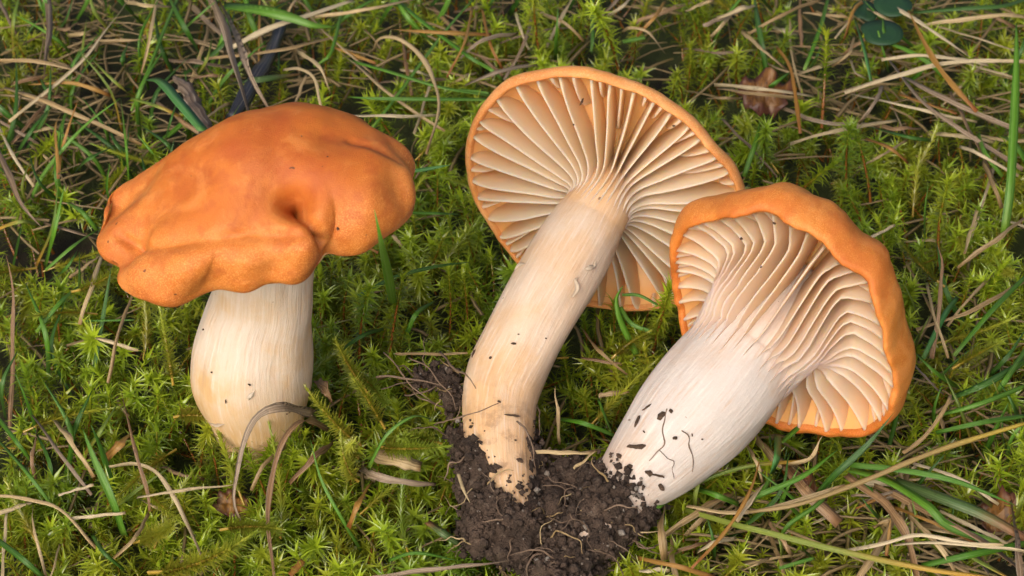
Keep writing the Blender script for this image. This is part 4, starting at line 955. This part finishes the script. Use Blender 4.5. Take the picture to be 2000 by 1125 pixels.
for pts, w_, zz in (([(752, 690), (775, 720), (810, 760), (850, 790)], .018, (1, 1.1, 1.1, .9)), ([(735, 738), (780, 735), (830, 748), (880, 760)], .025, (.9, 1.1, 1.2, 1.1)), ([(790, 772), (830, 765), (870, 745)], .02, (.8, 1, 1.1)), ([(800, 700), (840, 722), (870, 760), (890, 800)], .016, (1., 1.2, 1.2, 1.1)),
                    ([(862, 690), (880, 715), (912, 735), (928, 760)], .025, (1.2, 1.8, 2.3, 2.2)), ([(850, 830), (880, 822), (930, 806), (975, 790)], .018, (1.2, 1.7, 2.1, 2.1)), ([(1010, 822), (1030, 845), (1042, 880), (1046, 915)], .022, (1.9, 1.8, 1.5, 1.2)), ([(1045, 780), (1055, 815), (1052, 850)], .018, (1., 1.1, 1.1)),
                    ([(745, 760), (790, 748), (840, 742)], .014, (.8, .9, 1.)), ([(1070, 1005), (1100, 1020), (1120, 990)], .014, (1.3, 1.5, 1.4))):
    rootlet([at_z(x, y, np.interp(i / (len(pts) - 1), np.linspace(0, 1, len(zz)), zz)) for i, (x, y) in enumerate(pts)], w_)
me, b = blade_mesh([at_z(895, 925, 1.5), at_z(905, 955, 1.5), at_z(918, 982, 1.4)], .03, M['p'], .4, 0, 'b', seed=5); o = part('straw_fibre', me, clod); o.location = Vector(b - soil_base)

# ------------------------------------------------------------------ flecks of dirt lying on stems and gills
allV = []
for r_ in (mA, mB, mC):
    for o in r_.children:
        for ob in [o] + list(o.children):
            v = np.empty(len(ob.data.vertices) * 3, np.float32); ob.data.vertices.foreach_get('co', v); allV.append(v.reshape(-1, 3) + np.array(r_.location) / SC)
allV = np.vstack(allV); ppx, ppy = proj(allV); dep = (allV - CAM) @ FW
def surf(px, py):
    d = np.hypot(ppx - px, ppy - py); k = np.where(d < max(9, d.min() + 2))[0]; return allV[k[np.argmin(dep[k])]]
def fleck(px, py, L, w_, a, on, m='fleck'):
    L *= .75; w_ *= .6
    c = surf(px, py) + TOW * .03; s = cmpx(c); d = RT * math.cos(a) - UP * math.sin(a); e = RT * math.sin(a) + UP * math.cos(a)
    V = []
    for v in IVs: V.append(c + (d * v[0] * L * .5 * s + e * v[1] * w_ * .5 * s * (1 + 1.1 * nz(v * 2.3, 1, px)) + TOW * v[2] * min(w_, 6) * .25 * s) * (1 + .5 * nz(v * 1.7, 1.0, py)))
    size = 'long' if L > 2.4 * w_ and L > 16 else ('large' if L * w_ > 150 else 'tiny')
    solo('dirt_fleck', mesh('fleck', np.array(V) - c, IFs, M[m], False), c, f'{size} dark fleck of dirt stuck on the {on}', 'dirt', 'dirt flecks on the mushrooms')
IVs, IFs = ico(2)
for a in ((1243, 818, 38, 9, -1.2, 'base of the stout white stem'), (1290, 808, 30, 20, -.7, 'base of the stout white stem'), (1312, 800, 12, 12, 0, 'base of the stout white stem'), (1240, 870, 62, 15, .02, 'base of the stout white stem'), (1262, 790, 34, 5, -.6, 'base of the stout white stem'),
          (1256, 838, 9, 5, 1, 'base of the stout white stem'), (1265, 925, 22, 16, .4, 'base of the stout white stem'), (1300, 950, 24, 15, .9, 'base of the stout white stem'), (1285, 935, 42, 7, .25, 'base of the stout white stem'), (1325, 857, 14, 11, 0, 'base of the stout white stem'), (1357, 855, 9, 4, 1.4, 'side of the stout white stem'), (1372, 857, 6, 5, 0, 'side of the stout white stem'),
          (1220, 908, 26, 14, -.5, 'base of the stout white stem'), (1205, 885, 20, 14, .8, 'base of the stout white stem'), (1232, 940, 28, 16, .2, 'base of the stout white stem'), (1480, 520, 8, 4, -.8, 'gills of the stout mushroom'), (1508, 438, 9, 7, .5, 'gills of the stout mushroom'), (1448, 462, 9, 7, .2, 'gills of the stout mushroom'),
          (1140, 203, 22, 7, -1.1, 'gills of the round cap'), (1112, 246, 5, 5, 0, 'gills of the round cap'), (1312, 252, 8, 6, 0, 'gills of the round cap'),
          (998, 670, 14, 7, 0, 'long slender stem'), (955, 690, 8, 10, .6, 'long slender stem'), (1000, 803, 40, 7, .1, 'base of the long slender stem'), (1012, 858, 6, 6, 0, 'base of the long slender stem'), (970, 782, 12, 6, .4, 'long slender stem'), (1010, 645, 6, 4, 0, 'long slender stem'), (1073, 660, 5, 5, 0, 'long slender stem'), (1020, 895, 20, 14, .5, 'base of the long slender stem'),
          (916, 690, 9, 26, .3, 'long slender stem'), (490, 758, 10, 5, .5, 'upright stem'), (405, 728, 5, 5, 0, 'upright stem'), (437, 790, 4, 11, 0, 'upright stem'), (565, 815, 5, 5, 0, 'upright stem'), (660, 453, 8, 9, .6, 'upright cap'), (640, 297, 4, 4, 0, 'upright cap'), (589, 257, 4, 4, 0, 'upright cap'), (392, 647, 6, 6, 0, 'upright stem')): fleck(*a)

# curls of skin peeling from the stems
for root_, st_, pts in ((mB, stB, [(1148, 528), (1158, 519), (1169, 523), (1166, 511)]), (mB, stB, [(1126, 578), (1136, 566), (1131, 548), (1138, 538)]), (mB, stB, [(1000, 520), (1010, 512), (1022, 515)]), (mA, [o for o in mA.children if o.name.startswith('stem')][0], [(408, 832), (420, 838), (436, 833)]), (mA, [o for o in mA.children if o.name.startswith('stem')][0], [(484, 786), (496, 779), (504, 768)])):
    P = [surf(*p_) + TOW * (.02 + .03 * (i % 2)) for i, p_ in enumerate(pts)]
    me, b = blade_mesh(P, [.02, .045, .03, .01], M['peel'], .2, .4, 'b', n=14, seed=int(pts[0][0])); o = part('skin_curl', me, st_); o.location = Vector(b) - root_.location / SC
# thin root fibres lying on the stout stem
for pts, w_ in (([(1335, 835), (1348, 860), (1352, 890), (1361, 922)], .012), ([(1297, 795), (1294, 830), (1285, 868), (1262, 900)], .013), ([(1290, 872), (1312, 890), (1324, 915), (1322, 935)], .009)):
    P = [surf(*p) + TOW * .02 for p in pts]; me, b = blade_mesh(P, [w_, w_, w_ * .6], M['root'], .9, 0, '', n=20, wob=.06, seed=int(pts[0][0]))
    solo('root_fibre', me, b, 'thin brown root fibre lying on the stout white stem', 'root', 'root fibres on the stout stem')

# ------------------------------------------------------------------ twig, stalk, clover, dead leaf
def solo_blade(name, pts, zz, w_, m, label, cat, **kw):
    P = [at_z(x, y, z) for (x, y), z in zip(pts, zz)]; s = cmpx(P[0])
    me, b = blade_mesh(P, np.atleast_1d(w_) * .5 * s, M[m], **kw); return solo(name, me, b, label, cat)
solo_blade('twig', [(552, 40), (528, 105), (490, 170), (452, 232)], (.2, .4, .5, .5), [30, 34, 32, 34], 'twig', 'smooth black twig lying in the grass behind the upright cap', 'twig', thick=.95, fold=0, n=24, wob=.03, seed=3, bumpy=.15)
solo_blade('dry_stalk', [(342, 152), (362, 172), (378, 205), (405, 256)], (.6, .9, 1.0, 1.0), [22, 30, 34, 34], 'bark', 'crumpled grey-brown dry stalk touching the top of the upright cap', 'stalk', thick=.8, fold=0, n=30, wob=.05, seed=8, bumpy=.55)
cl = thing('clover', at_z(1720, 60, 0), 'dark green clover with rounded leaflets among straw behind the lying caps', 'clover')
cb_ = at_z(1720, 60, 0)
for (px, py, rx, ry, a, z) in ((1722, 64, 42, 30, .2, .6), (1744, 10, 38, 28, 2.4, .62), (1690, 22, 26, 24, 1.2, .5)):
    c = at_z(px, py, z); s = cmpx(c); V, F, bl = [], [], []; nn = 28
    for k, (rr, h) in enumerate(((0, 0), (.5, .0), (1, .03), (1, .015), (0, -.015))):
        for j in range(nn):
            t = 2 * math.pi * j / nn; q_ = rr * (1 - .14 * math.exp(-((t - math.pi) / .25) ** 2))
            x, y = math.cos(t + a) * q_ * rx * s, math.sin(t + a) * q_ * ry * s * 1.5
            V.append(c + np.array([x, y, h + (.012 * math.sin(3 * t)) * rr - .02 * abs(math.sin(t)) * rr])); bl.append((q_ * .5, .2, 0))
    part('leaflet', mesh('leaflet', np.array(V) - cb_, grid_faces(5, nn), M['clover'], attrs={'bl': bl}), cl)
me, b = blade_mesh([at_z(1715, 60, .7), at_z(1728, 110, .2), at_z(1735, 140, -.6)], .03, M['g'], .9, 0, '', seed=2); o = part('leaf_stalk', me, cl); o.location = Vector(b - cb_)
def crumple(name, px, py, rx, ry, z, seed, label, tilt=(0, -.5)):
    c = at_z(px, py, z); s = cmpx(c); V, F, bl = [], [], []; nr, nn = 7, 40
    for lay_ in (1, -1):
        for k in range(nr):
            f = k / (nr - 1) if lay_ == 1 else 1 - k / (nr - 1)
            for j in range(nn):
                t = 2 * math.pi * j / nn; e = 1 + .35 * nz((math.cos(t) * 1.5, math.sin(t) * 1.5, seed), 1.0) + .3 * nz((math.cos(t) * 5, math.sin(t) * 5, seed), 1.0)
                x, y = math.cos(t) * f * rx * e * s, math.sin(t) * f * ry * e * s * 1.4
                zz = (.35 * nz((x * 2.6, y * 2.6, seed), 1.0) + .15 * nz((x * 7, y * 7, seed), 1.0)) * (.3 + f) + tilt[0] * x + tilt[1] * -y * .6 + lay_ * .012
                V.append(c + np.array([x, y, zz])); bl.append((.5 + .5 * math.cos(t) * f, f, 0))
    solo(name, mesh(name, np.array(V) - c, grid_faces(2 * nr, nn), M['deadleaf'], attrs={'bl': bl}), c, label, 'leaf')
crumple('dead_leaf', 1490, 180, 52, 34, .2, 4, 'crumpled orange-brown dead leaf under straw behind the round gilled cap')
crumple('dead_leaf', 1588, 1004 - 55, 26, 18, .5, 9, 'small curled brown leaf scrap in the grass in front of the lying orange cap')
crumple('dead_leaf', 455, 985, 36, 20, -.3, 14, 'reddish-brown dead leaf sunk in moss in front of the upright mushroom')
crumple('dead_leaf', 1950, 1005, 46, 24, -.2, 19, 'dark red-brown rotting leaf under grass past the lying orange cap')
